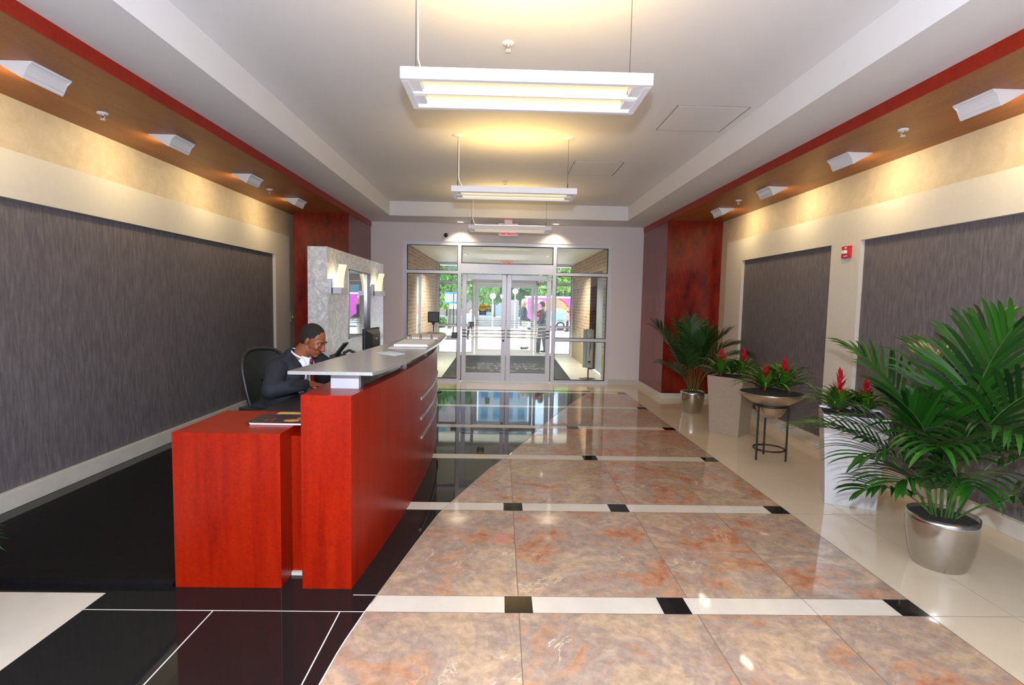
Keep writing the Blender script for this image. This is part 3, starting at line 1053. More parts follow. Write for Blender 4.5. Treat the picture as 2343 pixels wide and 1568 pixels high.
def pendant(label, yc_):
    x0, x1 = -0.535, 0.755
    y0, y1 = yc_ - 0.22, yc_ + 0.22
    p = thing('pendant_light', label, 'ceiling light', (0.11, yc_, LZ), 'linear pendant lights')
    t = 0.035
    f = MB()
    f.box(x0, x1, y0, y0 + t, LZ, LZ + 0.06).box(x0, x1, y1 - t, y1, LZ, LZ + 0.06)
    f.box(x0, x0 + t, y0 + t, y1 - t, LZ, LZ + 0.06).box(x1 - t, x1, y0 + t, y1 - t, LZ, LZ + 0.06)
    f.box(x0 + t, x1 - t, yc_ - 0.008, yc_ + 0.008, LZ + 0.005, LZ + 0.02)
    f.build('frame', M_WHITE, p, bevel=0.003)
    r = MB()
    for ya, yb in ((y0 + t, yc_), (yc_, y1 - t)):
        n = 8
        pts = []
        for i in range(n + 1):
            a = PI * i / n
            pts.append(((ya + yb) / 2 - (yb - ya) / 2 * math.cos(a), LZ + 0.022 + 0.030 * math.sin(a)))
        for i in range(n):
            (ua, wa), (ub, wb) = pts[i], pts[i + 1]
            vs = [(x0 + 0.09, ua, wa), (x1 - 0.09, ua, wa), (x1 - 0.09, ub, wb), (x0 + 0.09, ub, wb)]
            vs += [(a_, b_, c_ + 0.003) for a_, b_, c_ in vs]
            r.add(vs, [(0, 1, 2, 3), (7, 6, 5, 4)], 0, True)
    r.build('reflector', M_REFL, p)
    for ya in (yc_ - 0.10, yc_ + 0.10):
        MB().cyl((x0 + 0.10, ya, LZ + 0.070), (x1 - 0.10, ya, LZ + 0.070), 0.008, n=10).build('tube', M_BULB, p)
    for xa, xb, q in ((x0 + t, x0 + 0.09, 1), (x1 - 0.09, x1 - t, -1)):
        for ya, yb in ((y0 + t + 0.03, yc_ - 0.03), (yc_ + 0.03, y1 - t - 0.03)):
            MB().prism([(ya, LZ + 0.01), (yb, LZ + 0.01), (yb - 0.02, LZ + 0.05), (ya + 0.02, LZ + 0.05)], 'X', xa, xb).build('lamp_holder', M_WHITE, p)
    for xs, cable in ((-0.49, True), (0.68, False)):
        c = MB().cyl((xs, yc_, LZ + 0.12), (xs, yc_, 3.305), 0.0018 if not cable else 0.002, n=6)
        c.cyl((xs, yc_ - 0.0, LZ + 0.10), (xs, yc_, LZ + 0.15), 0.005, n=8)
        c.tube([(xs, yc_, LZ + 0.11), (xs, y0 + 0.02, LZ + 0.045)], 0.0015, 6).tube([(xs, yc_, LZ + 0.11), (xs, y1 - 0.02, LZ + 0.045)], 0.0015, 6)
        c.build('suspension_wire', M_STEELD, p)
        MB().lathe((xs, yc_, 3.31), [(0, -0.012), (0.05, -0.010), (0.06, -0.004), (0.06, 0.0)]).build('canopy', M_WHITE, p)
        if cable:
            MB().tube([(xs + 0.01, yc_, 3.30), (xs + 0.012, yc_, 2.98), (xs + 0.012, yc_, LZ + 0.19), (xs + 0.03, yc_, LZ + 0.13), (xs + 0.08, yc_, LZ + 0.07), (xs + 0.11, yc_, LZ + 0.05)], 0.004, 8).build('power_cord', M_WHITE, p)
    MB().box(x0 + 0.09, x1 - 0.09, yc_ - 0.01, yc_ + 0.01, LZ + 0.03, LZ + 0.075).build('spine', M_WHITE, p)
    return p


for k, (yc_, lb) in enumerate(((3.05, 'nearest and largest-looking of the hanging linear lights, top of the view'), (5.84, 'middle hanging linear light'), (8.62, 'farthest hanging linear light, in front of the red exit sign'))):
    pendant(lb, yc_)
    lamp('pendant_up', 'AREA', (0.11, yc_, LZ + 0.11), 7.5, (1.0, 0.60, 0.11), rot=(PI, 0, 0), shape='RECTANGLE', size=1.0, size_y=0.25)

# ------------------------------------------------------------------ wall washers in the soffits


def washer(side, y0, label):
    s = -1 if side == 'L' else 1
    a, b = 2.87, 3.10           # room side, wall side
    if s > 0:
        a, b = 3.065, 3.29
    X = lambda u: s * (a + (b - a) * u)
    w_ = thing('wall_washer', label, 'wall washer light', (X(0.5), y0 + 0.15, 2.97), 'wall washers in the soffits')
    prof = [(-0.03, 2.969), (0.0, 2.957), (0.05, 2.955), (0.11, 2.94), (0.155, 2.915), (0.18, 2.892), (0.22, 2.888), (0.225, 2.875), (0.25, 2.868)]
    p2 = prof + [(u + 0.03, z + 0.006) for u, z in prof[::-1]]
    MB().prism([(X(u), z) for u, z in p2], 'Y', y0, y0 + 0.30).build('scoop', M_WHITE, w_)
    for yy in (y0 - 0.003, y0 + 0.297):
        MB().prism([(X(-0.03), 2.969), (X(1.0), 2.969), (X(1.0), 2.965), (X(0.26), 2.868), (X(0.2), 2.89), (X(0.11), 2.935), (X(0.0), 2.957)], 'Y', yy, yy + 0.006).build('end_plate', M_WHITE, w_)
    MB().cyl((X(0.45), y0 + 0.06, 2.945), (X(0.45), y0 + 0.24, 2.945), 0.010, n=10).build('bulb', M_BULB, w_)
    lamp('washer_light', 'AREA', (X(0.62), y0 + 0.15, 2.93), 7.0, (1.0, 0.78, 0.42), target=(s * 3.6, y0 + 0.15, 2.45), shape='RECTANGLE', size=0.05, size_y=0.22)
    return w_


names = ['first', 'second', 'third', 'fourth']
for k in range(4):
    washer('L', 3.44 + 1.44 * k, ['nearest white wall washer in the left soffit, partly cut by the frame edge', 'second nearest white wall washer in the left soffit, beyond the sprinkler', 'third white wall washer in the left soffit, before the small far sprinkler', 'farthest white wall washer in the left soffit, by the red column'][k])
    washer('R', 3.44 + 1.43 * k, ['nearest white wall washer in the right soffit, partly cut by the frame edge', 'second nearest white wall washer in the right soffit, beyond the sprinkler', 'third white wall washer in the right soffit, before the small far sprinkler', 'farthest white wall washer in the right soffit, by the red column'][k])
for k in (-1, 0):
    for s in (-1, 1):
        lamp('washer_light', 'AREA', (s * 3.05, 2.1 + 1.44 * k, 2.93), 7.0, (1.0, 0.78, 0.42), target=(s * 3.6, 2.1 + 1.44 * k, 2.45), shape='RECTANGLE', size=0.05, size_y=0.22)

# ------------------------------------------------------------------ sprinklers
for x, y_, z, lb in ((-3.11, 4.355, 2.97, 'nearest white sprinkler in the left soffit'), (-3.03, 7.176, 2.97, 'farther small sprinkler in the left soffit'), (3.09, 4.238, 2.97, 'nearest white sprinkler in the right soffit'), (3.09, 7.147, 2.97, 'farther small sprinkler in the right soffit'), (0.014, 3.77, 3.31, 'white sprinkler in the tray ceiling above the nearest hanging light'), (0.022, 7.93, 3.31, 'small distant sprinkler in the tray ceiling')):
    s = thing('sprinkler', lb, 'sprinkler', (x, y_, z), 'ceiling sprinklers')
    MB().lathe((x, y_, z), [(0.015, -0.014), (0.036, -0.012), (0.040, -0.006), (0.038, 0.0)]).build('escutcheon', M_WHITE, s)
    MB().tube([(x - 0.012, y_, z - 0.012), (x - 0.016, y_, z - 0.035), (x, y_, z - 0.050)], 0.0035, 6).tube([(x + 0.012, y_, z - 0.012), (x + 0.016, y_, z - 0.035), (x, y_, z - 0.050)], 0.0035, 6).cyl((x, y_, z), (x, y_, z - 0.02), 0.009).build('frame_arms', M_WHITE, s)
    MB().cyl((x, y_, z - 0.050), (x, y_, z - 0.054), 0.018).build('deflector', M_WHITE, s)

for x, lb in ((-0.80, 'round recessed downlight left of the exit sign'), (1.0, 'round recessed downlight right of the exit sign')):
    v = thing('downlight', lb, 'ceiling light', (x, 10.28, 3.06), 'recessed downlights by the doors')
    MB().lathe((x, 10.28, 3.06), [(0.06, 0.0), (0.062, -0.008), (0.085, -0.006), (0.09, 0.0)]).build('trim_ring', M_WHITE, v)
    MB().lathe((x, 10.28, 3.055), [(0.0, 0.0), (0.062, 0.0)]).build('lens', mat('warm_lens', (0.9, 0.85, 0.75), 0.4, emit=(1.0, 0.88, 0.66), estr=1.6, noise_amt=0.01), v)
    lamp('downlight_beam', 'SPOT', (x, 10.28, 3.04), 60, (1.0, 0.84, 0.6), rot=(0, 0, 0), spot_size=2.1, spot_blend=0.9, shadow_soft_size=0.05)

cm = thing('security_camera', 'small black dome security camera on the end wall above the left sidelight', 'security camera', (-1.08, YB, 2.83))
MB().box(-1.11, -1.05, YB - 0.03, YB, 2.83, 2.88).build('bracket', M_WHITE, cm)
MB().ell((-1.08, YB - 0.06, 2.825), 0.042).build('dome', M_BLK, cm)

# ------------------------------------------------------------------ fire alarm, switch
fa = thing('fire_alarm', 'red fire alarm with clear strobe on the cream upright between fabric panels', 'fire alarm', (3.6, 5.61, 2.16))
MB().box(3.575, 3.6, 5.545, 5.68, 2.10, 2.225).build('plate', M_ALARM, fa, bevel=0.003)
MB().box(3.545, 3.576, 5.585, 5.64, 2.145, 2.18).build('strobe', M_PAPERW, fa, bevel=0.004)
text('FIRE', 0.022, frame_m((3.573, 5.61, 2.205), (0, -1, 0), (0, 0, 1)), M_PAPERW, 'lettering', fa, 0.001)
text('ALARM', 0.02, frame_m((3.573, 5.61, 2.12), (0, -1, 0), (0, 0, 1)), M_PAPERW, 'lettering', fa, 0.001)
sw = thing('wall_switch', 'beige switch plate on the wallpaper beside the left red column', 'switch', (XL, 9.25, 1.24))
MB().box(XL, XL + 0.02, 9.17, 9.30, 1.17, 1.33).build('plate', mat('switch_beige', (0.50, 0.42, 0.22), 0.4, noise_amt=0.03), sw, bevel=0.003)
MB().box(XL + 0.02, XL + 0.03, 9.22, 9.25, 1.23, 1.27).build('toggle', M_WHITE, sw)

# ------------------------------------------------------------------ reception desk
DC = [(2.84, -0.785), (3.3, -0.735), (3.8, -0.695), (4.3, -0.670), (4.8, -0.660), (5.3, -0.664), (5.8, -0.690), (6.2, -0.725), (6.5, -0.775), (6.7, -0.86)]


def dcx(yy):
    return interp(DC, yy)


dk = thing('reception_desk', 'bright red veneered reception desk with curved front and lower side return', 'desk', (-1.0, 4.5, 0))
Y = ys(2.84, 6.7, 0.12)
poly = [(dcx(q), q) for q in Y] + [(-1.05, 6.7), (-1.05, 2.84)]
m = MB().prism(poly, 'Z', 0.0, 1.06)
m.build('front_cabinet', M_RED, dk, label='tall curved red front')
MB().box(-1.73, -1.162, 2.84, 3.42, 0.0, 0.85).build('side_return', M_RED, dk, bevel=0.003, label='lower red side unit')
MB().box(-1.162, -1.05, 3.0, 3.42, 0.012, 0.80).build('recess_panel', M_RED, dk)
MB().box(-1.162, -1.05, 2.98, 3.0, 0.0, 0.02).build('recess_sill', M_BASE, dk)
MB().box(-1.52, -1.05, 3.42, 6.6, 0.81, 0.849).build('worktop', M_BLK, dk, label='black inner worktop')
MB().box(-1.50, -1.46, 6.0, 6.6, 0.0, 0.81).build('end_panel', M_RED, dk)
MB().box(-1.42, -1.05, 4.28, 4.72, 1.035, 1.06).build('phone_shelf', M_BLK, dk)
for z, y0 in ((0.745, 4.52), (0.575, 4.52), (0.405, 4.54)):
    s = MB()
    yy = ys(y0, 6.55, 0.12)
    vs = []
    for q in yy:
        x = dcx(q)
        vs += [(x - 0.002, q, z - 0.013), (x + 0.010, q, z - 0.013), (x + 0.010, q, z + 0.013), (x - 0.002, q, z + 0.013)]
    fs = [(0, 1, 2, 3)]
    for i in range(len(yy) - 1):
        for k in range(4):
            a, b = i * 4 + k, i * 4 + (k + 1) % 4
            fs.append((a, a + 4, b + 4, b))
    n = (len(yy) - 1) * 4
    fs.append((n + 3, n + 2, n + 1, n))
    s.add(vs, fs)
    s.build('metal_strip', M_COUNTER, dk)
# dark recessed riser and metal pedestals
Yr = ys(3.12, 6.45, 0.12)
MB().prism([(dcx(q) - 0.038, q) for q in Yr] + [(dcx(q) - 0.075, q) for q in Yr[::-1]], 'Z', 1.06, 1.165).build('riser', M_DGLOSS, dk)
MB().box(-0.965, -0.805, 3.07, 3.14, 1.06, 1.165).build('pedestal', M_ALU, dk, bevel=0.002)
for q in (4.0, 4.95, 5.8):
    x = dcx(q)
    MB().prism([(x - 0.10, q), (x - 0.020, q), (x - 0.020, q + 0.05), (x - 0.10, q + 0.05)], 'Z', 1.06, 1.165).build('pedestal', M_ALU, dk)
tp = [(-0.680, 2.87), (-0.65, 3.0), (-0.620, 3.3), (-0.597, 3.7), (-0.580, 4.1), (-0.571, 4.6), (-0.570, 5.1), (-0.588, 5.6), (-0.612, 6.1), (-0.66, 6.5), (-0.72, 6.72), (-0.80, 6.80), (-0.90, 6.78), (-0.97, 6.66), (-1.0, 6.0), (-1.01, 5.4), (-1.018, 4.72), (-1.055, 4.04), (-1.09, 3.5), (-1.13, 2.87)]
MB().prism(tp[::-1], 'Z', 1.165, 1.183).build('transaction_top', M_COUNTER, dk, bevel=0.002, label='long silver transaction counter')

# magazines on the side return
mg = thing('magazine', 'dark magazine with orange cover picture on the low side return', 'magazine', (-1.28, 3.15, 0.856))
MB().add([(-1.41, 3.04, 0.851), (-1.085, 3.04, 0.851), (-1.085, 3.29, 0.851), (-1.40, 3.27, 0.851), (-1.415, 3.035, 0.862), (-1.085, 3.035, 0.862), (-1.085, 3.29, 0.862), (-1.42, 3.27, 0.862)],
         [(0, 3, 2, 1), (4, 5, 6, 7), (0, 1, 5, 4), (1, 2, 6, 5), (2, 3, 7, 6), (3, 0, 4, 7)]).build('pages', M_PAPERW, mg)
MB().add([(-1.435, 3.033, 0.8625), (-1.085, 3.033, 0.8625), (-1.085, 3.275, 0.8625), (-1.43, 3.262, 0.8625), (-1.435, 3.033, 0.8645), (-1.085, 3.033, 0.8645), (-1.085, 3.275, 0.8645), (-1.43, 3.262, 0.8645)],
         [(0, 3, 2, 1), (4, 5, 6, 7), (0, 1, 5, 4), (1, 2, 6, 5), (2, 3, 7, 6), (3, 0, 4, 7)]).build('cover', mat('dark_cover', (0.035, 0.020, 0.025), 0.3, noise_amt=0.3), mg)
g = MB()
g.ell((-1.20, 3.10, 0.864), (0.045, 0.035, 0.002)).ell((-1.15, 3.16, 0.864), (0.04, 0.03, 0.0022))
g.build('cover_picture', mat('orange_print', (0.70, 0.30, 0.06), 0.4, noise_amt=0.5, nscale=60), mg)
g = MB().ell((-1.165, 3.13, 0.8645), (0.018, 0.012, 0.003)).box(-1.34, -1.335, 3.07, 3.12, 0.8643, 0.866).box(-1.31, -1.304, 3.07, 3.14, 0.8643, 0.866)
g.build('cover_print', mat('red_print', (0.50, 0.06, 0.04), 0.4, noise_amt=0.1), mg)
mg2 = thing('magazine', 'second magazine with yellow edge under the dark one on the side return', 'magazine', (-1.22, 3.3, 0.852))
MB().box(-1.37, -1.085, 3.275, 3.36, 0.8505, 0.858).build('pages', mat('yellow_print', (0.80, 0.50, 0.15), 0.4, noise_amt=0.4, nscale=30), mg2)

# open ring binder and papers on the counter
bd = thing('ring_binder', 'open ring binder with white sheets lying on the silver counter', 'binder', (-0.80, 5.1, 1.183))
zt = 1.1835


def sheet(pts, z0, z1, mt_, name, parent, lab=None):
    n = len(pts)
    return MB().prism(pts, 'Z', z0, z1).build(name, mt_, parent, label=lab)


sheet([(-0.90, 4.33), (-0.60, 4.35), (-0.62, 6.0), (-0.98, 5.98)], zt, zt + 0.004, mat('white_cover', (0.62, 0.62, 0.62), 0.5, noise_amt=0.03), 'cover', bd)
for (a, b, c, d_) in (((-0.885, 4.48), (-0.612, 4.50), (-0.615, 5.10), (-0.905, 5.08)), ((-0.925, 5.36), (-0.63, 5.38), (-0.64, 5.92), (-0.95, 5.90))):
    sheet([a, b, c, d_], zt + 0.004, zt + 0.022, M_PAPERW, 'page_stack', bd)
MB().box(-0.915, -0.62, 5.17, 5.27, zt + 0.004, zt + 0.012).build('ring_plate', mat('blue_plate', (0.06, 0.10, 0.22), 0.4, noise_amt=0.05), bd)
for x in (-0.875, -0.775, -0.67):
    pts = [(x, 5.22 + 0.05 * math.cos(a), zt + 0.012 + 0.045 * math.sin(a)) for a in [PI * i / 10 for i in range(11)]]
    MB().tube(pts, 0.004, 8).build('ring', mat('copper_ring', (0.60, 0.30, 0.12), 0.25, 0.9, noise_amt=0.05), bd)
pp = thing('paper_sheet', 'single pale sheet of paper on the counter in front of the binder', 'paper', (-0.79, 3.9, 1.184))
sheet([(-0.90, 3.92), (-0.735, 3.76), (-0.69, 3.90), (-0.83, 4.06)], zt, zt + 0.003, mat('pale_blue_paper', (0.60, 0.70, 0.72), 0.6, noise_amt=0.1, nscale=20), 'sheet', pp)

# monitor
mo = thing('monitor', 'black computer monitor seen from behind over the counter', 'monitor', (-1.36, 5.55, 0.85))
ang = math.radians(-5)
Rm = Matrix.Rotation(ang, 3, 'Z')
cc = Vector((-1.33, 5.56, 1.115))
MB().obox(cc, (0.030, 0.46, 0.33), mat3=Rm).build('screen_housing', M_BLK, mo, bevel=0.006)
b = MB()
vs = []
for u, hw, hh in ((0.015, 0.21, 0.15), (0.055, 0.12, 0.11)):
    for sy, sz in ((-1, -1), (1, -1), (1, 1), (-1, 1)):
        vs.append(cc + Rm @ Vector((u, sy * hw, sz * hh)))
b.add(vs, [(4, 5, 6, 7), (0, 1, 5, 4), (1, 2, 6, 5), (2, 3, 7, 6), (3, 0, 4, 7)])
b.build('rear_bulge', mat('dark_grey_plastic', (0.035, 0.035, 0.037), 0.35, noise_amt=0.1), mo)
MB().obox(cc + Rm @ Vector((0.0565, 0.0, 0.06)), (0.002, 0.05, 0.014), mat3=Rm).build('emblem', M_ALU, mo)
MB().obox(cc + Vector((0, 0, -0.20)), (0.03, 0.08, 0.12), mat3=Rm).build('neck', M_BLK, mo)
MB().cyl((cc.x, cc.y, 0.85), (cc.x, cc.y, 0.862), 0.11, n=28).build('base', M_BLK, mo)
# phone
ph = thing('desk_phone', 'black desk phone with raised display behind the counter', 'telephone', (-1.20, 4.45, 1.06))
MB().prism([(-1.36, 1.06), (-1.18, 1.06), (-1.18, 1.085), (-1.36, 1.125)], 'Y', 4.3, 4.52).build('body', M_BLK, ph, bevel=0.004)
Rp = Matrix.Rotation(math.radians(-52), 3, 'Y')
MB().obox((-1.295, 4.40, 1.165), (0.13, 0.13, 0.014), mat3=Rp).build('display', M_BLK, ph, bevel=0.004)
MB().tube([(-1.31, 4.50, 1.12), (-1.26, 4.505, 1.145), (-1.20, 4.50, 1.12)], 0.012, 8).build('handset', M_BLK, ph)

# ------------------------------------------------------------------ swirled metal screen with sconces
sc = thing('metal_screen', 'tall freestanding swirled aluminium screen wall with dark mirror window behind the desk', 'screen wall', (-2.06, 7.5, 0))
X0, X1, YA, YC = -2.17, -1.95, 6.11, 8.97
wy0, wy1, wz0, wz1 = 6.95, 8.09, 1.06, 1.95
b = MB()
b.box(X0, X1, YA, wy0, 0, 2.15).box(X0, X1, wy1, YC, 0, 2.15).box(X0, X1, wy0, wy1, 0, wz0).box(X0, X1, wy0, wy1, wz1, 2.15)
b.build('panel', M_SWIRL, sc)
MB().box(X1 - 0.06, X1 - 0.04, wy0, wy1, wz0, wz1).build('mirror', M_MIRROR, sc)
b = MB().box(X1 - 0.04, X1 + 0.006, wy0, wy0 + 0.03, wz0, wz1).box(X1 - 0.04, X1 + 0.006, wy1 - 0.03, wy1, wz0, wz1)
b.box(X1 - 0.04, X1 + 0.006, wy0, wy1, wz0, wz0 + 0.015).box(X1 - 0.04, X1 + 0.006, wy0, wy1, wz1 - 0.015, wz1)
b.build('window_trim', M_STEELD, sc)
for y0, lb in ((6.17, 'nearer sconce with curved opal shade on the metal screen'), (8.19, 'farther sconce with curved opal shade on the metal screen, beyond its window')):
    s = thing('wall_sconce', lb, 'wall light', (X1, y0 + 0.3, 1.7), 'sconces on the metal screen')
    MB().box(X1, X1 + 0.02, y0, y0 + 0.28, 1.63, 1.80).build('back_plate', M_ALU, s, bevel=0.002)
    MB().box(X1 + 0.02, X1 + 0.13, y0 + 0.02, y0 + 0.30, 1.63, 1.70).box(X1 + 0.02, X1 + 0.035, y0 + 0.02, y0 + 0.16, 1.63, 1.80).build('tray', M_ALU, s, bevel=0.002)
    g = MB()
    vs, fs = [], []
    nu, nv = 10, 10
    for j in range(nv + 1):
        v_ = j / nv
        for i in range(nu + 1):
            u_ = i / nu
            yy = y0 + 0.06 + 0.22 * u_
            xx = X1 + 0.055 + 0.055 * math.sin(u_ * PI) + 0.04 * v_ * v_
            vs.append((xx, yy, 1.70 + 0.265 * v_))
    for j in range(nv):
        for i in range(nu):
            a = j * (nu + 1) + i
            fs.append((a, a + 1, a + nu + 2, a + nu + 1))
    g.add(vs, fs, 0, True)
    o = g.build('shade', M_SHADE, s)
    md = o.modifiers.new('s', 'SOLIDIFY')
    md.thickness = 0.006
    lamp('sconce_light', 'POINT', (X1 + 0.085, y0 + 0.17, 1.80), 0.9, (1.0, 0.78, 0.45), shadow_soft_size=0.03)

# ------------------------------------------------------------------ black mat behind the desk
fm = MB()
n = 10
prof = [(2.83, 0.0), (2.835, 0.02), (2.86, 0.035), (2.95, 0.040), (7.6, 0.040), (7.65, 0.0)]
vs, fs = [], []
for yv, z in prof:
    for xa in (-3.30, -1.74):
        xx = xa
        vs.append((xx, yv, z))
for i in range(len(prof) - 1):
    fs.append((2 * i, 2 * i + 1, 2 * i + 3, 2 * i + 2))
fs.append(tuple(2 * i for i in range(len(prof)))[::-1])
fs.append(tuple(2 * i + 1 for i in range(len(prof))))
fs.append((0, 2 * len(prof) - 2, 2 * len(prof) - 1, 1))
fm.add(vs, fs)
tag(fm.build('floor_mat', M_RUB, None, origin=(-2.5, 4.5, 0)), 'thick black rubber mat on the floor between the desk and left wall', 'mat')

# ------------------------------------------------------------------ office chair
ch = thing('office_chair', 'black mesh-backed office chair behind the seated man', 'chair', (-1.74, 4.36, 0.04))
cx, cy = -1.74, 4.36
Rc = Matrix.Rotation(math.radians(-24), 3, 'Z')


def cp(u, v, w):      # chair local: u forward (+X), v sideways, w up
    q = Rc @ Vector((u, v, 0))
    return Vector((cx + q.x, cy + q.y, w))


fr, ms = [], MB()
outline = []
for i in range(28):
    a = 2 * PI * i / 28
    sx = math.copysign(abs(math.cos(a)) ** 0.65, math.cos(a)) * (0.235 + 0.03 * math.sin(a))
    sz = math.copysign(abs(math.sin(a)) ** 0.75, math.sin(a)) * 0.31
    back = -0.20 - 0.16 * (sz / 0.31) ** 1 * 0.5 + 0.05 * abs(sx / 0.24) ** 2
    outline.append(cp(back, sx, 0.84 + sz))
MB().tube(outline, 0.016, 8, closed=True).build('back_frame', M_BLK, ch)
c0 = cp(-0.225, 0, 0.84)
vs = outline + [c0.lerp(p, 0.5) + Vector((-0.012, 0, 0)) for p in outline] + [c0]
N = 28
fs = [(i, (i + 1) % N, N + (i + 1) % N, N + i) for i in range(N)] + [(N + i, N + (i + 1) % N, 2 * N) for i in range(N)]
MB().add(vs, fs, 0, True).build('back_mesh', M_MESH, ch)
MB().obox(cp(0.02, 0, 0.50), (0.50, 0.50, 0.06), mat3=Rc).build('seat', M_MESH, ch, bevel=0.025)
for v in (-0.29, 0.29):
    MB().tube([cp(-0.12, v, 0.47), cp(-0.10, v, 0.60), cp(-0.05, v, 0.70)], 0.015, 8).obox(cp(0.0, v, 0.715), (0.26, 0.08, 0.03), mat3=Rc).build('armrest', M_BLK, ch, bevel=0.006)
MB().tube([cp(-0.02, 0, 0.45), cp(-0.20, 0, 0.52), cp(-0.27, 0, 0.75), cp(-0.25, 0, 0.90)], 0.022, 8).build('back_support', M_BLK, ch)
MB().cyl(cp(0, 0, 0.12), cp(0, 0, 0.47), 0.028).build('gas_column', M_STEELD, ch)
for k in range(5):
    a = 2 * PI * k / 5 + 0.3
    e = cp(0.30 * math.cos(a), 0.30 * math.sin(a), 0.10)
    MB().tube([cp(0, 0, 0.14), e], 0.024, 8, r1=0.015).build('leg', M_BLK, ch)
    MB().cyl(e + Vector((-0.012, 0, -0.03)), e + Vector((0.012, 0, -0.03)), 0.029, n=14).build('caster', M_BLK, ch)

# ------------------------------------------------------------------ people


def head_parts(mb, hair, eyes, lips, M, s=1.0, hair_style='short'):
    """head modelled facing local +X, centre between the ears, mapped by M"""
    def E(m_, c, r, rot=None):
        m_.ell(M @ (Vector(c) * s), [a * s for a in ((r,) * 3 if isinstance(r, (int, float)) else r)], m3=M.to_3x3() @ (rot or Matrix.Identity(3)))

    def C(m_, a, b_, r0, r1):
        m_.cap(M @ (Vector(a) * s), M @ (Vector(b_) * s), r0 * s, r1 * s)
    E(mb, (-0.012, 0, 0.035), (0.097, 0.075, 0.088))
    E(mb, (0.030, 0, 0.000), (0.066, 0.064, 0.085))
    E(mb, (0.042, 0, -0.050), (0.050, 0.053, 0.058))
    E(mb, (0.066, 0, -0.090), (0.027, 0.030, 0.022))
    E(mb, (0.020, 0, -0.072), (0.055, 0.055, 0.035))
    C(mb, (0.090, 0, 0.012), (0.112, 0, -0.026), 0.009, 0.013)
    E(mb, (0.104, 0.013, -0.030), (0.012, 0.009, 0.009))
    E(mb, (0.104, -0.013, -0.030), (0.012, 0.009, 0.009))
    for sy in (-1, 1):
        E(mb, (0.078, sy * 0.030, 0.028), (0.018, 0.026, 0.009))       # brow
        E(mb, (0.062, sy * 0.038, -0.020), (0.028, 0.022, 0.026))      # cheek
        E(mb, (-0.006, sy * 0.077, -0.004), (0.017, 0.010, 0.030), Matrix.Rotation(sy * 0.3, 3, 'Z'))
        E(eyes, (0.0800, sy * 0.031, 0.009), (0.010, 0.012, 0.007))
    E(mb, (0.085, 0, -0.056), (0.016, 0.026, 0.010))
    E(lips, (0.0965, 0, -0.055), (0.0095, 0.023, 0.0055))
    E(lips, (0.0935, 0, -0.066), (0.0095, 0.020, 0.006))
    C(mb, (-0.025, 0, -0.03), (-0.045, 0, -0.12), 0.055, 0.056)
    # hair cap
    E(hair, (-0.020, 0, 0.043), (0.096, 0.079, 0.088))
    E(hair, (-0.045, 0, 0.005), (0.068, 0.074, 0.075))
    if hair_style == 'full':
        E(hair, (0.0, 0, 0.065), (0.085, 0.078, 0.072))
        E(hair, (-0.05, 0, -0.02), (0.062, 0.074, 0.06))


def hand(mb, wrist, dirv, palm_n, s=1.0, curl=0.5, thumb_side=1):
    d = Vector(dirv).normalized()
    nrm = Vector(palm_n).normalized()
    side = d.cross(nrm).normalized() * thumb_side
    w = Vector(wrist)
    m3 = Matrix((d, side, nrm)).transposed()
    mb.ell(w + d * 0.045 * s, (0.052 * s, 0.042 * s, 0.016 * s), m3=m3)
    mb.cap(w, w + d * 0.03 * s, 0.026 * s, 0.024 * s)
    for k, (L, off) in enumerate(((0.075, 0.030), (0.083, 0.011), (0.077, -0.009), (0.060, -0.027))):
        p = w + d * 0.078 * s + side * off * s
        dd = (d + side * off * 3).normalized()
        r = 0.0088 * s
        ang_ = 0.0
        for seg, fr_ in enumerate((0.45, 0.30, 0.25)):
            ang_ += curl * (0.35, 0.6, 0.5)[seg]
            e = p + (dd * math.cos(ang_) - nrm * math.sin(ang_)) * (L * fr_ * s)
            mb.cap(p, e, r, r * 0.9, n=10)
            p, r = e, r * 0.9
    p = w + d * 0.022 * s + side * 0.030 * s
    e = p + (d * 0.6 + side * 0.75 - nrm * 0.25).normalized() * 0.036 * s
    mb.cap(p, e, 0.0115 * s, 0.010 * s, n=10)
    mb.cap(e, e + (d * 0.9 + side * 0.2 - nrm * 0.3).normalized() * 0.030 * s, 0.010 * s, 0.0085 * s, n=10)


# seated receptionist
pr = thing('person', 'seated man in dark navy suit, white shirt and dark red tie leaning over the desk', 'person', (-1.80, 4.22, 0.04))
hc = Vector((-1.447, 4.18, 1.245))
Mh = Matrix.Translation(hc) @ Matrix.Rotation(math.radians(-13), 4, 'Z') @ Matrix.Rotation(math.radians(27), 4, 'Y')
body, hair, eyes, lips = MB(), MB(), MB(), MB()
head_parts(body, hair, eyes, lips, Mh, 0.99)
nb = Vector((-1.565, 4.19, 1.10))
chest = Vector((-1.63, 4.21, 0.955))
belly = Vector((-1.72, 4.24, 0.78))
pel = Vector((-1.80, 4.26, 0.62))
shN, shF = Vector((-1.66, 4.03, 1.035)), Vector((-1.50, 4.39, 1.075))
elN, wrN = Vector((-1.64, 3.86, 0.91)), Vector((-1.435, 3.97, 0.935))
elF, wrF = Vector((-1.28, 4.47, 0.915)), Vector((-1.30, 4.24, 0.895))
hd = (hc - nb).normalized()
body.cap(hc - hd * 0.06, nb, 0.055, 0.062)
body.cap(nb, chest, 0.065, 0.10).cap(chest, belly, 0.10, 0.10).cap(belly, pel, 0.10, 0.10)
body.cap(shN, elN, 0.05, 0.04).cap(elN, wrN, 0.038, 0.026).cap(shF, elF, 0.05, 0.04).cap(elF, wrF, 0.038, 0.026)
body.cap(shN, shF, 0.05)
kn = [Vector((-1.38, 4.10, 0.60)), Vector((-1.38, 4.44, 0.60))]
an = [Vector((-1.36, 4.08, 0.14)), Vector((-1.38, 4.46, 0.14))]
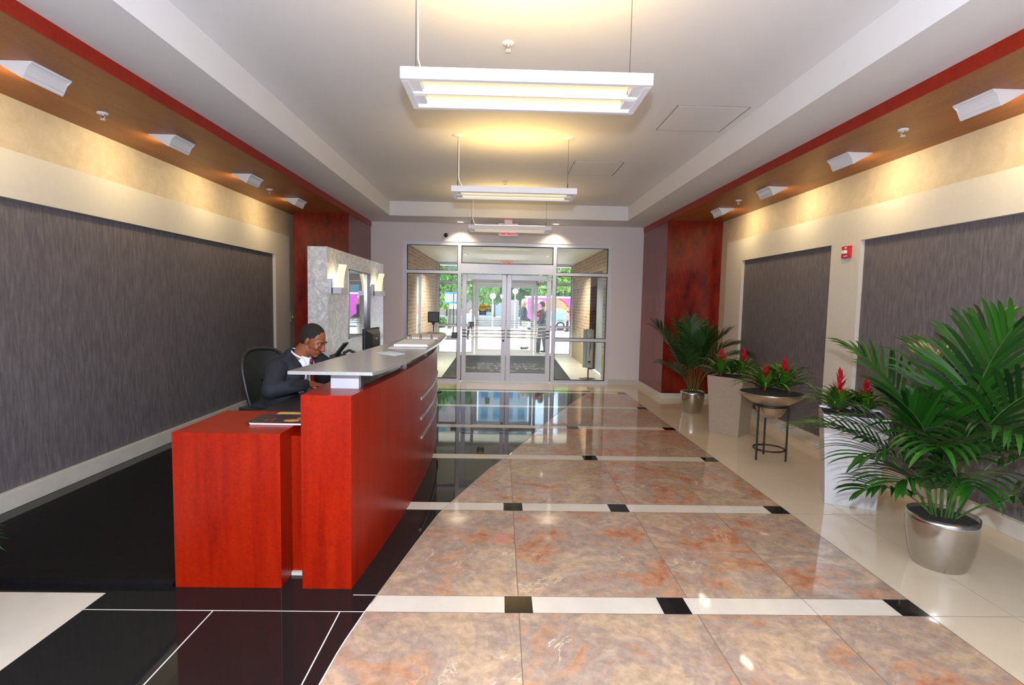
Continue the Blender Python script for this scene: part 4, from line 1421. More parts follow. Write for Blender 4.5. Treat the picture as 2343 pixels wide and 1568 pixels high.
for k in (0, 1):
    hip = pel + Vector((0, (-0.08, 0.08)[k], -0.02))
    body.cap(hip, kn[k], 0.07, 0.052).cap(kn[k], an[k], 0.052, 0.036).cap(an[k], an[k] + Vector((0.12, 0, -0.05)), 0.035, 0.03)
hand(body, wrN + (wrN - elN).normalized() * 0.02, Vector((0.92, 0.30, -0.10)), (0.1, 0, 1), 1.12, 0.5, 1)
hand(body, wrF, Vector((0.1, -1.0, -0.10)), (0, 0, 1), 1.05, 0.45, -1)
body.build('body', M_SKIN, pr, remesh=0.0036, smoothit=3)
hair.build('hair', M_HAIR, pr, remesh=0.005, smoothit=4)
eyes.build('eyes', M_EYE, pr)
iris = MB()
for sy in (-1, 1):
    iris.ell(Mh @ (Vector((0.0868, sy * 0.0315, 0.008)) * 0.99), 0.0050, nu=12, nv=8)
iris.build('pupils', M_BLK, pr)
brow = MB()
for sy in (-1, 1):
    brow.tube([Mh @ (Vector((0.098, sy * 0.014, 0.034)) * 0.99), Mh @ (Vector((0.0955, sy * 0.030, 0.038)) * 0.99), Mh @ (Vector((0.083, sy * 0.048, 0.030)) * 0.99)], 0.0032, 6)
brow.build('eyebrows', M_HAIR, pr)
lips.build('lips', mat('dark_lips', (0.20, 0.055, 0.035), 0.45, noise_amt=0.1), pr, remesh=0.003)
mst = MB().ell(Mh @ (Vector((0.0985, 0, -0.043)) * 0.99), (0.006, 0.022, 0.005), m3=Mh.to_3x3())
mst.build('moustache', M_HAIR, pr)
jk = MB()
T = Matrix.Rotation(math.radians(28), 3, 'Z')
jk.ell(chest + Vector((-0.01, 0, 0.02)), (0.135, 0.205, 0.16), m3=T)
jk.ell(belly + Vector((0, 0, 0.02)), (0.15, 0.19, 0.20), m3=T)
jk.ell(pel + Vector((0, 0, 0.03)), (0.19, 0.20, 0.13), m3=T)
jk.cap(shN, elN, 0.076, 0.062, 20).cap(elN, wrN, 0.060, 0.042, 20)
jk.cap(shF, elF, 0.076, 0.062, 20).cap(elF, wrF + Vector((0, 0.04, 0)), 0.060, 0.042, 20)
jk.cap(shN + Vector((0.0, 0.02, 0.01)), nb + Vector((-0.045, -0.03, 0.012)), 0.062, 0.050).cap(shF, nb + Vector((-0.02, 0.05, 0.01)), 0.062, 0.045)
jk.ell(nb + Vector((-0.058, 0, 0.0)), (0.055, 0.09, 0.085))
jk.ell(Vector((-1.43, 4.37, 0.94)), (0.10, 0.12, 0.14), m3=T)
jk.ell(Vector((-1.70, 4.20, 1.00)), (0.13, 0.19, 0.13), m3=T)
jo = jk.build('jacket', M_SUIT, pr, remesh=0.007, smoothit=3)
sh = MB()
fwd = Vector((0.92, -0.30, 0)).normalized()
sdv = Vector((0.30, 0.92, 0)).normalized()
# shirt collar and front, following the open V of the jacket
neckc = nb + Vector((0.012, 0, 0.030))
ring = []
for i in range(20):
    a = 2 * PI * i / 20
    ring.append(neckc + (fwd * math.cos(a) * 0.062 + sdv * math.sin(a) * 0.062) + Vector((0, 0, -0.035 * math.cos(a) + 0.012)))
sh.tube(ring, 0.008, 8, closed=True)
sh.ell(nb + fwd * 0.040 + Vector((0, 0, -0.04)), (0.060, 0.055, 0.075))
sh.ell(chest + fwd * 0.105 + Vector((0, -0.02, 0.0)), (0.045, 0.055, 0.13), m3=T)
sh.build('shirt', M_SHIRT, pr, remesh=0.004, smoothit=2)
clr = MB()
kt = neckc + fwd * 0.088 + Vector((0, 0, -0.030))
for sg in (-1, 1):
    a = neckc + fwd * 0.05 + sdv * sg * 0.050 + Vector((0, 0, 0.002))
    b_ = kt + Vector((0, 0, 0.012))
    c_ = kt + sdv * sg * 0.040 + Vector((0, 0, -0.040)) + fwd * 0.012
    o_ = fwd * 0.008
    clr.add([a, b_, c_, a + o_, b_ + o_, c_ + o_], [(0, 1, 2), (3, 5, 4), (0, 3, 4, 1), (1, 4, 5, 2), (2, 5, 3, 0)])
clr.build('collar', M_SHIRT, pr)
tie = MB()
tie.ell(kt + fwd * 0.018 + Vector((0, 0, -0.012)), (0.012, 0.016, 0.019))
p0 = kt + fwd * 0.020 + Vector((0, 0, -0.02))
tv = []
for z, wd, fo in ((0, 0.013, 0), (-0.08, 0.026, 0.022), (-0.17, 0.033, 0.018), (-0.25, 0.038, 0.0)):
    q = p0 + Vector((0, 0, z)) + fwd * fo
    tv += [q - sdv * wd, q + fwd * 0.008, q + sdv * wd, q - fwd * 0.01]
tf = [(0, 1, 2, 3)]
for i in range(3):
    for k in range(4):
        a, b_ = i * 4 + k, i * 4 + (k + 1) % 4
        tf.append((a, b_, b_ + 4, a + 4))
tf.append((15, 14, 13, 12))
tie.add(tv, tf, 0, True)
tie.build('tie', M_TIE, pr)
lap = MB()
for sg in (-1, 1):
    P = [nb + sdv * sg * 0.075 + fwd * -0.01 + Vector((0, 0, 0.055)), nb + sdv * sg * 0.105 + fwd * 0.05 + Vector((0, 0, -0.03)), chest + sdv * sg * 0.10 + fwd * 0.125 + Vector((0, 0, 0.02)), chest + sdv * sg * 0.03 + fwd * 0.165 + Vector((0, 0, -0.13)), chest + sdv * sg * 0.045 + fwd * 0.15 + Vector((0, 0, 0.0)), nb + sdv * sg * 0.062 + fwd * 0.065 + Vector((0, 0, -0.03))]
    o_ = fwd * 0.012
    n = len(P)
    lap.add(P + [p + o_ for p in P], [tuple(range(n)), tuple(range(2 * n - 1, n - 1, -1))] + [(i, (i + 1) % n, n + (i + 1) % n, n + i) for i in range(n)])
lap.build('lapels', M_SUIT, pr)
trs = MB()
for k in (0, 1):
    hip = pel + Vector((0, (-0.09, 0.09)[k], -0.02))
    trs.cap(hip, kn[k], 0.095, 0.075).cap(kn[k], an[k] + Vector((0, 0, 0.03)), 0.07, 0.055)
trs.build('trousers', M_SUIT, pr, remesh=0.01, smoothit=3)
for k in (0, 1):
    MB().ell(an[k] + Vector((0.06, 0, -0.065)), (0.14, 0.048, 0.036)).build('shoe', M_BLK, pr)
cuff = MB()
cuff.cyl(wrN - (wrN - elN).normalized() * 0.01, wrN + (wrN - elN).normalized() * 0.012, 0.036, n=20)
cuff.build('shirt_cuff', M_SHIRT, pr)


def standing(label, loc, h, face, skin, hairm, topm, botm, shoem=None, stride=0.1, arm=0.15, bend=0.0, hair_style='short', vox=0.011, shirt=None, scarf=None):
    """a standing figure; face = heading angle of the body about Z"""
    p = thing('person', label, 'person', loc)
    s = h / 1.75
    Mx = Matrix.Translation(loc) @ Matrix.Rotation(face, 4, 'Z') @ Matrix.Scale(s, 4)
    W = lambda x, y_, z: Mx @ Vector((x, y_, z))
    bd_, hr, ey, lp = MB(), MB(), MB(), MB()
    Mh_ = Matrix.Translation(W(0.02, 0, 1.62)) @ Matrix.Rotation(face, 4, 'Z') @ Matrix.Rotation(math.radians(8), 4, 'Y')
    head_parts(bd_, hr, ey, lp, Mh_, s, hair_style)
    tp_, bt_ = MB(), MB()
    C_ = lambda m_, a, b_, r0, r1: m_.cap(W(*a), W(*b_), r0 * s, r1 * s)
    R3 = Matrix.Rotation(face, 3, 'Z')
    C_(bd_, (0, 0, 1.55), (-0.01, 0, 1.43), 0.055, 0.06)
    C_(bd_, (0, 0, 1.38), (0, 0, 1.0), 0.11, 0.12)
    bd_.ell(W(0, 0, 0.97), (0.11 * s, 0.15 * s, 0.12 * s), m3=R3)
    tp_.ell(W(0, 0, 1.28), (0.135 * s, 0.20 * s, 0.21 * s), m3=R3)
    tp_.ell(W(0.01, 0, 1.05), (0.135 * s, 0.175 * s, 0.24 * s), m3=R3)
    tp_.ell(W(0.0, 0, 0.88), (0.14 * s, 0.185 * s, 0.12 * s), m3=R3)
    for sy in (-1, 1):
        hx = stride * sy
        C_(bd_, (0, sy * 0.09, 0.93), (0.02 + hx * 0.5, sy * 0.10, 0.50), 0.085, 0.058)
        C_(bd_, (0.02 + hx * 0.5, sy * 0.10, 0.50), (hx, sy * 0.105, 0.09), 0.055, 0.036)
        C_(bt_, (0, sy * 0.09, 0.93), (0.02 + hx * 0.5, sy * 0.10, 0.50), 0.105, 0.080)
        C_(bt_, (0.02 + hx * 0.5, sy * 0.10, 0.50), (hx, sy * 0.105, 0.11), 0.078, 0.066)
        C_(bd_, (hx, sy * 0.105, 0.07), (hx + 0.14, sy * 0.115, 0.035), 0.036, 0.03)
        MB().cap(W(hx - 0.03, sy * 0.105, 0.045), W(hx + 0.15, sy * 0.115, 0.035), 0.045 * s, 0.036 * s).build('shoe', shoem or M_BLK, p)
        ex, wx = -0.04 + bend * 0.02, arm + bend * 0.2
        sh_, el_, wr_ = (0, sy * 0.185, 1.40), (ex, sy * 0.235, 1.12), (wx, sy * (0.22 - 0.08 * bend), 0.88 + 0.18 * bend)
        C_(bd_, sh_, el_, 0.05, 0.038)
        C_(bd_, el_, wr_, 0.037, 0.025)
        C_(tp_, sh_, el_, 0.072, 0.056)
        C_(tp_, el_, wr_, 0.054, 0.040)
        dv = (W(*wr_) - W(*el_)).normalized()
        hand(bd_, W(*wr_) + dv * 0.02 * s, dv, R3 @ Vector((0, sy, 0)), s, 0.4, sy)
    C_(tp_, (0, -0.17, 1.40), (0, 0.17, 1.40), 0.07, 0.07)
    bd_.build('body', skin, p, remesh=0.0085 * s, smoothit=2)
    tp_.build('jacket', topm, p, remesh=vox, smoothit=3)
    bt_.build('trousers', botm, p, remesh=vox, smoothit=3)
    hr.build('hair', hairm, p, remesh=0.008)
    ey.build('eyes', M_EYE, p)
    if shirt:
        MB().ell(W(0.085, 0, 1.33), (0.055 * s, 0.05 * s, 0.12 * s), m3=R3).build('shirt', shirt, p)
    return p


M_JKT = mat('navy_blazer', (0.02, 0.028, 0.05), 0.8, noise_amt=0.2)
M_KHA = mat('light_khaki', (0.60, 0.58, 0.50), 0.8, noise_amt=0.05)
M_GREYS = mat('charcoal_suit', (0.025, 0.025, 0.03), 0.8, noise_amt=0.2)
standing('grey-haired man in dark blazer and light trousers standing outside the doors', (0.76, 18.3, 0.0), 1.70, math.radians(10), M_SKINL, M_HAIRG, M_JKT, M_KHA, stride=0.05, hair_style='full', bend=0.6, arm=0.12, shirt=M_SHIRT)
standing('dark-haired man in charcoal suit standing outside, facing the grey-haired man', (1.30, 17.0, 0.0), 1.62, math.radians(150), M_SKINL, M_HAIRB, M_GREYS, M_GREYS, stride=0.08, hair_style='full', bend=0.4, arm=0.1)
GZ = lambda yy: 0.0 if yy < 18.5 else max(-0.45, -0.45 * (yy - 18.5) / 16)
standing('person in pale blue shirt and dark trousers walking outside, left of the doors', (-1.42, 25.0, GZ(25.0)), 1.45, math.radians(-60), M_SKINL, M_HAIRB, mat('pale_blue_shirt', (0.45, 0.52, 0.72), 0.8, noise_amt=0.05), M_GREYS, stride=0.12, arm=0.1)
standing('person in coral top standing outside by the van wheel', (4.75, 38.5, GZ(38.5)), 1.5, math.radians(170), M_SKINL, M_HAIRB, mat('coral_top', (0.75, 0.25, 0.18), 0.8, noise_amt=0.05), M_GREYS, stride=0.05, arm=0.1)

# ------------------------------------------------------------------ plants


def frond(az, elev, L, bend, nl=20, ll=0.38, lw=0.017, start=0.35, droop=0.6, twist=0.0, mb=None, base=(0, 0, 0), seed=0):
    rnd = random.Random(seed)
    base = Vector(base)
    n = 24
    pts, dirs = [base.copy()], []
    p = base.copy()
    for i in range(n):
        t = i / n
        e = elev - bend * t ** 1.6
        d = Vector((math.cos(az) * math.cos(e), math.sin(az) * math.cos(e), math.sin(e)))
        dirs.append(d)
        p = p + d * (L / n)
        pts.append(p.copy())
    dirs.append(dirs[-1])
    mb.tube(pts, 0.0065, 6, 1, r1=0.0018)
    for k in range(nl):
        t = start + (1 - start) * (k + 0.5) / nl
        f = t * n
        i = min(int(f), n - 1)
        pos = pts[i].lerp(pts[i + 1], f - i)
        d = dirs[i]
        sidev = d.cross(Vector((0, 0, 1)))
        if sidev.length < 1e-3:
            sidev = Vector((1, 0, 0))
        sidev.normalize()
        up = sidev.cross(d).normalized()
        if up.z < 0:
            up = -up
        u = (t - start) / (1 - start)
        length = ll * (0.55 + 0.9 * math.sin(PI * min(1, 0.18 + u * 0.72))) * (0.9 + 0.2 * rnd.random())
        for sg in (-1, 1):
            fa = math.radians(58 - 38 * u) + rnd.uniform(-0.08, 0.08)
            ld = (d * math.cos(fa) + sidev * sg * math.sin(fa) + up * (0.22 + twist)).normalized()
            q = pos.copy()
            P, Wd, S = [], [], []
            m_ = 6
            for j in range(m_ + 1):
                v = j / m_
                P.append(q.copy())
                Wd.append(lw * (0.35 + 1.2 * math.sin(PI * min(1.0, 0.12 + v * 0.88)) ** 0.8) * (1 if v < 1 else 0.05))
                dd = (ld + Vector((0, 0, -1)) * droop * v * v * 1.6).normalized()
                sd = dd.cross(up)
                if sd.length < 1e-3:
                    sd = sidev
                S.append(sd.normalized())
                q = q + dd * (length / m_)
            mb.strip(P, Wd, S, 0.25)
    mb.v = [(max(-3.50, min(3.585 + 0.02 * math.sin(z * 40), x)), y_, z) for x, y_, z in mb.v]


def round_pot(root, c, rt, rb, h, m, bul=0.0):
    prof = [(0, 0), (rb * 0.96, 0.0), (rb, 0.006)]
    for i in range(1, 9):
        t = i / 8
        prof.append((rb + (rt - rb) * t + bul * math.sin(PI * t), h * t))
    prof += [(rt - 0.006, h), (rt - 0.008, h - 0.03), (0, h - 0.03)]
    MB().lathe((c[0], c[1], 0), prof, 56).build('pot', m, root)
    sl = MB()
    vs, fs = [], []
    rr, ns = 7, 32
    for j in range(rr + 1):
        r = (rt - 0.01) * j / rr
        for i in range(ns):
            a = 2 * PI * i / ns
            vs.append((c[0] + r * math.cos(a), c[1] + r * math.sin(a), h - 0.022 + 0.02 * math.cos(j / rr * PI / 2) + random.uniform(-0.003, 0.004)))
    for j in range(rr):
        for i in range(ns):
            k = (i + 1) % ns
            fs.append((j * ns + i, j * ns + k, (j + 1) * ns + k, (j + 1) * ns + i))
    sl.add(vs, fs, 0, False)
    sl.build('soil', M_SOIL, root)


# big kentia palm at the right front
c5 = (2.745, 3.19)
p5 = thing('potted_palm', 'large palm in a brushed steel round pot at the right front', 'potted plant', (c5[0], c5[1], 0))
round_pot(p5, c5, 0.185, 0.138, 0.325, M_STEEL, 0.012)
D = math.radians
FR = [  # azimuth, elevation, length, bend, leaflets, leaflet length, droop
    (255, 80, 1.15, 95, 20, 0.36, 1.0), (225, 80, 1.20, 100, 20, 0.36, 0.9), (275, 84, 1.40, 75, 20, 0.36, 0.5),
    (185, 74, 1.10, 95, 20, 0.36, 0.7), (165, 80, 1.25, 80, 20, 0.34, 0.5), (205, 62, 0.95, 80, 18, 0.30, 0.7),
    (184, 45, 0.86, 65, 16, 0.24, 0.7), (300, 72, 1.15, 100, 20, 0.36, 0.9), (335, 74, 1.20, 95, 20, 0.36, 0.8),
    (15, 78, 1.15, 80, 20, 0.34, 0.6), (60, 82, 1.3, 55, 20, 0.34, 0.5), (110, 82, 1.3, 60, 20, 0.34, 0.5),
    (290, 50, 0.80, 85, 16, 0.26, 0.7), (330, 45, 0.85, 75, 16, 0.28, 0.7), (140, 62, 1.0, 80, 18, 0.30, 0.6),
    (240, 66, 0.85, 90, 16, 0.28, 0.8), (260, 87, 1.45, 40, 20, 0.34, 0.35), (30, 88, 1.42, 45, 20, 0.34, 0.4), (195, 88, 1.35, 60, 20, 0.34, 0.4)]
for i, (az, el, L, bn, nl, ll, dr) in enumerate(FR):
    m = MB()
    a = D(az)
    frond(a, D(el), L * (0.60 if 160 <= az <= 210 else 0.74 if 210 < az < 235 else 0.88), D(bn), int(nl * 0.8), ll * 0.84, 0.0092, 0.42, dr, mb=m, base=(c5[0] + 0.06 * math.cos(a), c5[1] + 0.06 * math.sin(a), 0.30), seed=i)
    m.build('frond', [M_LEAF, M_STEM], p5)

# small palm by the right column
c1 = (2.855, 7.87)
p1 = thing('potted_palm', 'slim dark palm in a small steel pot in front of the right red column', 'potted plant', (c1[0], c1[1], 0))
round_pot(p1, c1, 0.172, 0.125, 0.315, M_STEEL, 0.012)
for i, (az, el, L, bn) in enumerate(((195, 68, 1.25, 25), (175, 82, 1.2, 60), (120, 85, 1.1, 30), (60, 84, 1.15, 40), (0, 80, 1.1, 80), (340, 72, 1.15, 95), (280, 85, 1.05, 40), (230, 78, 1.0, 70), (90, 88, 1.15, 20), (320, 84, 1.1, 50), (210, 60, 0.8, 60), (20, 60, 0.85, 70))):
    m = MB()
    a = D(az)
    frond(a, D(el), L * 0.93, D(bn), 20, 0.22, 0.008, 0.40, 0.3 + (i % 3) * 0.2, mb=m, base=(c1[0] + 0.05 * math.cos(a), c1[1] + 0.05 * math.sin(a), 0.29), seed=50 + i)
    m.build('frond', [M_LEAFD, M_STEM], p1)

# palm just outside the left edge, only leaf tips reach into view
c0p = (-3.05, 2.05)
pl = thing('potted_palm', 'palm at the left edge of the view with only green leaf tips showing', 'potted plant', (c0p[0], c0p[1], 0))
round_pot(pl, c0p, 0.20, 0.15, 0.33, M_STEEL, 0.02)
for i, (az, el, L, bn) in enumerate(((12, 22, 0.72, 35), (35, 38, 0.74, 75), (100, 75, 0.9, 60), (150, 70, 0.6, 60), (250, 70, 0.9, 60), (200, 60, 0.6, 60), (310, 60, 0.6, 70))):
    m = MB()
    a = D(az)
    frond(a, D(el), L, D(bn), 16, 0.22, 0.010, 0.42, 0.4, mb=m, base=(c0p[0] + 0.04 * math.cos(a), c0p[1] + 0.04 * math.sin(a), 0.31), seed=90 + i)
    m.build('frond', [M_LEAF, M_STEM], pl)


def tapered(root, corners_b, h, grow, m, zsoil=0.02):
    cb = Vector((sum(p[0] for p in corners_b) / 4, sum(p[1] for p in corners_b) / 4))
    vs = []
    lv = 7
    for j in range(lv):
        t = j / (lv - 1)
        k = 1 + (grow - 1) * (t ** 1.25)
        for p in corners_b:
            q = cb + (Vector(p) - cb) * k
            vs.append((q.x, q.y, h * t))
    fs = [(3, 2, 1, 0)]
    for j in range(lv - 1):
        for i in range(4):
            a, b_ = j * 4 + i, j * 4 + (i + 1) % 4
            fs.append((a, b_, b_ + 4, a + 4))
    top = (lv - 1) * 4
    n = len(vs)
    for p in corners_b:
        q = cb + (Vector(p) - cb) * (grow * 0.965)
        vs.append((q.x, q.y, h))
    for p in corners_b:
        q = cb + (Vector(p) - cb) * (grow * 0.95)
        vs.append((q.x, q.y, h - 0.03))
    for i in range(4):
        k = (i + 1) % 4
        fs.append((top + i, top + k, n + k, n + i))
        fs.append((n + i, n + k, n + 4 + k, n + 4 + i))
    MB().add(vs, fs).build('pot', m, root, bevel=0.003)
    s = MB()
    g = 12
    P = [cb + (Vector(p) - cb) * (grow * 0.955) for p in corners_b]
    vv, ff = [], []
    for j in range(g + 1):
        for i in range(g + 1):
            u, v = i / g, j / g
            q = P[0].lerp(P[1], u).lerp(P[3].lerp(P[2], u), v)
            vv.append((q.x, q.y, h - 0.018 + 0.030 * math.sin(PI * u) * math.sin(PI * v) + random.uniform(-0.004, 0.005)))
    for j in range(g):
        for i in range(g):
            a = j * (g + 1) + i
            ff.append((a, a + 1, a + g + 2, a + g + 1))
    s.add(vv, ff).build('soil', M_SOIL, root)
    return cb


def bromeliad(root, base, sc_, fh=0.16, seed=1, flower=True, spread=0.30):
    rnd = random.Random(seed)
    m = MB()
    base = Vector(base)
    nL = 22
    for k in range(nL):
        a = 2.399 * k + rnd.uniform(-0.2, 0.2)
        tier = k / nL
        el = math.radians(25 + 50 * tier + rnd.uniform(-8, 8))
        L = spread * 1.22 * (1.0 - 0.35 * tier) * rnd.uniform(0.85, 1.15) * sc_
        q = base + Vector((0, 0, 0.02 + 0.03 * tier))
        P, Wd, S = [], [], []
        sd = Vector((-math.sin(a), math.cos(a), 0))
        for j in range(8):
            v = j / 7
            P.append(q.copy())
            Wd.append(0.015 * sc_ * (0.8 + 0.5 * math.sin(PI * min(1, v + 0.15))) * (1 - v ** 3) + 0.0008)
            S.append(sd)
            e = el - 1.7 * v * v
            q = q + Vector((math.cos(a) * math.cos(e), math.sin(a) * math.cos(e), math.sin(e))) * (L / 7)
        m.strip(P, Wd, S, 0.5)
    o = m.build('bromeliad', M_BROM, root)
    if flower:
        f = MB()
        for k in range(20):
            t = k / 20
            a = 2.399 * k
            z = fh * 0.35 + fh * 0.65 * t
            el = math.radians(20 + 55 * t)
            L = 0.105 * sc_ * (1.0 - 0.5 * t)
            q = base + Vector((0, 0, z))
            P, Wd, S = [], [], []
            sd = Vector((-math.sin(a), math.cos(a), 0))
            for j in range(5):
                v = j / 4
                P.append(q.copy())
                Wd.append(0.012 * sc_ * math.sin(PI * min(1, 0.3 + 0.7 * v)) + 0.0006)
                S.append(sd)
                e = el + 0.3 * v
                q = q + Vector((math.cos(a) * math.cos(e), math.sin(a) * math.cos(e), math.sin(e))) * (L / 4)
            f.strip(P, Wd, S, 0.4)
        f.cap(base + Vector((0, 0, 0.02)), base + Vector((0, 0, fh * 0.95)), 0.010 * sc_, 0.008 * sc_, 8)
        f.build('flower', M_FLOW, o, label='red flower spike')


# taupe tapered planter
p2 = thing('tapered_planter', 'tall taupe tapered square planter with two red bromeliads', 'planter', (2.88, 6.62, 0))
cb = tapered(p2, [(2.636, 6.632), (2.873, 6.339), (3.134, 6.60), (2.90, 6.90)], 0.715, 1.22, M_PLB)
bromeliad(p2, (cb.x - 0.14, cb.y, 0.70), 1.2, 0.31, 3, spread=0.32)
bromeliad(p2, (cb.x + 0.10, cb.y - 0.08, 0.70), 1.2, 0.33, 4, spread=0.32)
bromeliad(p2, (cb.x + 0.05, cb.y + 0.12, 0.70), 1.0, 0.2, 5, False, spread=0.30)

# white tapered planter
p4 = thing('tapered_planter', 'tall glossy white tapered planter with two red bromeliads', 'planter', (2.88, 4.30, 0))
cb = tapered(p4, [(2.640, 4.207), (2.958, 4.052), (3.113, 4.370), (2.795, 4.525)], 0.735, 1.28, M_PLW)
bromeliad(p4, (cb.x - 0.12, cb.y + 0.0, 0.72), 1.15, 0.33, 11, spread=0.28)
bromeliad(p4, (cb.x + 0.08, cb.y - 0.03, 0.72), 1.1, 0.25, 12, spread=0.26)
bromeliad(p4, (cb.x - 0.05, cb.y + 0.12, 0.72), 1.0, 0.2, 13, False, spread=0.24)
bromeliad(p4, (cb.x + 0.1, cb.y + 0.1, 0.72), 1.0, 0.2, 14, False, spread=0.24)

# bowl on iron stand
p3 = thing('bowl_planter', 'wide metal bowl of red bromeliads resting in the black iron stand', 'planter', (2.81, 5.47, 0.42))
cb = (2.81, 5.47)
prof = [(0.0, 0.425), (0.06, 0.432), (0.10, 0.455), (0.128, 0.49), (0.145, 0.535), (0.16, 0.575), (0.20, 0.60), (0.26, 0.635), (0.30, 0.672), (0.312, 0.695), (0.308, 0.70), (0.29, 0.69), (0.0, 0.685)]
MB().lathe((cb[0], cb[1], 0), prof, 56).build('bowl', mat('bronze_metal_bowl', (0.55, 0.47, 0.38), 0.28, 0.9, noise_amt=0.05), p3)
sl = MB()
vs, fs = [], []
for j in range(8):
    r = 0.295 * j / 7
    for i in range(32):
        a = 2 * PI * i / 32
        vs.append((cb[0] + r * math.cos(a), cb[1] + r * math.sin(a), 0.695 + 0.035 * math.cos(j / 7 * PI / 2) + random.uniform(-0.004, 0.005)))
for j in range(7):
    for i in range(32):
        k = (i + 1) % 32
        fs.append((j * 32 + i, j * 32 + k, (j + 1) * 32 + k, (j + 1) * 32 + i))
sl.add(vs, fs).build('soil', M_SOIL, p3)
bromeliad(p3, (cb[0] - 0.10, cb[1] - 0.05, 0.71), 1.15, 0.24, 21, spread=0.30)
bromeliad(p3, (cb[0] + 0.11, cb[1] - 0.02, 0.71), 1.3, 0.30, 22, spread=0.32)
bromeliad(p3, (cb[0] + 0.02, cb[1] + 0.10, 0.71), 1.2, 0.2, 23, False, spread=0.30)
p3s = thing('plant_stand', 'black iron ring stand with three legs under the bowl', 'plant stand', (2.81, 5.47, 0))
ring = lambda r, z: [(cb[0] + r * math.cos(a), cb[1] + r * math.sin(a), z) for a in [2 * PI * i / 40 for i in range(40)]]
MB().tube(ring(0.165, 0.565), 0.011, 8, closed=True).build('top_ring', M_BLKM, p3s)
MB().tube(ring(0.15, 0.11), 0.009, 8, closed=True).build('lower_ring', M_BLKM, p3s)
for a in (200, 320, 80):
    x, y_ = cb[0] + 0.165 * math.cos(D(a)), cb[1] + 0.165 * math.sin(D(a))
    MB().tube([(x, y_, 0.0), (x, y_, 0.575)], 0.010, 8).build('leg', M_BLKM, p3s)

# ------------------------------------------------------------------ outside
g = MB()
g.add([(-60, 16.1, -0.01), (60, 16.1, -0.01), (60, 18.5, 0.0), (-60, 18.5, 0.0), (60, 34.5, -0.45), (-60, 34.5, -0.45), (60, 130, -0.45), (-60, 130, -0.45)],
      [(0, 1, 2, 3), (3, 2, 4, 5), (5, 4, 6, 7)])
tag(g.build('pavement', M_PAVE), 'sunlit pale concrete plaza outside the doors', 'pavement', kind='structure')
g = MB().box(-9, -2.15, 16.15, 16.4, 0, 6).box(2.37, 9, 16.15, 16.4, 0, 6).box(-2.15, 2.37, 16.15, 16.4, 2.9, 6).box(-2.15, DX0, 16.15, 16.4, 0, 2.9).box(DX1, 2.37, 16.15, 16.4, 0, 2.9)
tag(g.build('facade', M_BRICK), 'brick facade around the outer entrance', 'facade', kind='structure')

# van
V = thing('food_van', 'magenta food van with orange and blue circle design parked outside', 'van', (5.0, 40, -0.45))
zb = -0.45
MG = mat('van_magenta', (0.62, 0.07, 0.42), 0.4, noise_amt=0.02)
MO = mat('van_orange', (0.80, 0.22, 0.10), 0.4, noise_amt=0.02)
MBl = mat('van_light_blue', (0.25, 0.62, 0.75), 0.4, noise_amt=0.02)
MBr = mat('van_dark_red', (0.28, 0.04, 0.04), 0.4, noise_amt=0.02)
MY = mat('van_yellow', (0.85, 0.60, 0.12), 0.4, noise_amt=0.02)
body_ = MB().prism([(1.75, -0.05), (8.9, -0.05), (9.1, 0.4), (8.5, 1.3), (8.2, 2.0), (2.0, 2.0), (1.78, 1.85)], 'Y', 40.0, 42.0)
body_.build('body', MG, V, bevel=0.05)
MB().box(1.8, 8.2, 39.98, 42.02, 1.96, 2.08).build('roof', M_WHITE, V)
MB().box(1.8, 8.8, 39.97, 40.02, -0.25, 0.20).build('white_skirt', M_WHITE, V)


def disc(x, z, r, y_, a0=0, a1=360, n=48, ri=0):
    A = [D(a0 + (a1 - a0) * i / n) for i in range(n + (0 if a1 - a0 == 360 and not ri else 1))]
    outer = [(x + r * math.cos(a), z + r * math.sin(a)) for a in A]
    if ri:
        outer += [(x + ri * math.cos(a), z + ri * math.sin(a)) for a in A[::-1]]
    return [(max(1.9, u), max(0.2, min(1.93, w))) for u, w in outer]


MB().prism(disc(3.95, 0.80, 1.15, 0), 'Y', 39.975, 40.0).build('orange_disc', MO, V)
MB().prism(disc(3.95, 0.80, 1.15, 0, -10, 75, 30, 1.08), 'Y', 39.965, 39.98).build('red_arc', MBr, V)
MB().prism(disc(4.25, 0.42, 0.80, 0), 'Y', 39.96, 39.976).build('blue_disc', MBl, V)
text('uL Food', 0.52, frame_m((4.15, 39.95, 0.98), (1, 0, 0.12), (-0.12, 0, 1)), MY, 'lettering', V, 0.005, bold=0.006, label='yellow hand-drawn lettering')
text('DC', 0.22, frame_m((4.70, 39.95, 0.62), (1, 0, 0), (0, 0, 1)), MO, 'lettering', V, 0.005)
MB().box(2.15, 2.55, 39.96, 40.0, 0.75, 1.35).box(2.15, 2.80, 39.955, 39.962, 0.70, 0.75).build('window', mat('van_glass', (0.10, 0.12, 0.13), 0.1, noise_amt=0.05), V)
MB().box(2.2, 3.0, 39.97, 40.0, 1.74, 1.79).box(2.2, 2.85, 39.97, 40.0, 1.64, 1.69).box(2.2, 3.1, 39.97, 40.0, 1.55, 1.60).build('white_lines', M_WHITE, V)
for x in (4.40, 7.7, 2.45):
    if x == 2.45:
        continue
    wv = MB().cyl((x, 39.93, zb + 0.34), (x, 40.2, zb + 0.34), 0.34, n=28).build('wheel', M_BLK, V)
    MB().cyl((x, 39.91, zb + 0.34), (x, 39.94, zb + 0.34), 0.20, n=24).build('hub', M_WHITE, wv)
    MB().prism(disc(x, zb + 0.36, 0.47, 0, 0, 180, 20, 0.38), 'Y', 39.94, 40.0).build('wheel_arch', mat('grey_arch', (0.18, 0.18, 0.18), 0.5, noise_amt=0.05), V)
wv = MB().cyl((2.2, 40.3, zb + 0.34), (2.2, 40.5, zb + 0.34), 0.34, n=24).build('wheel', M_BLK, V)

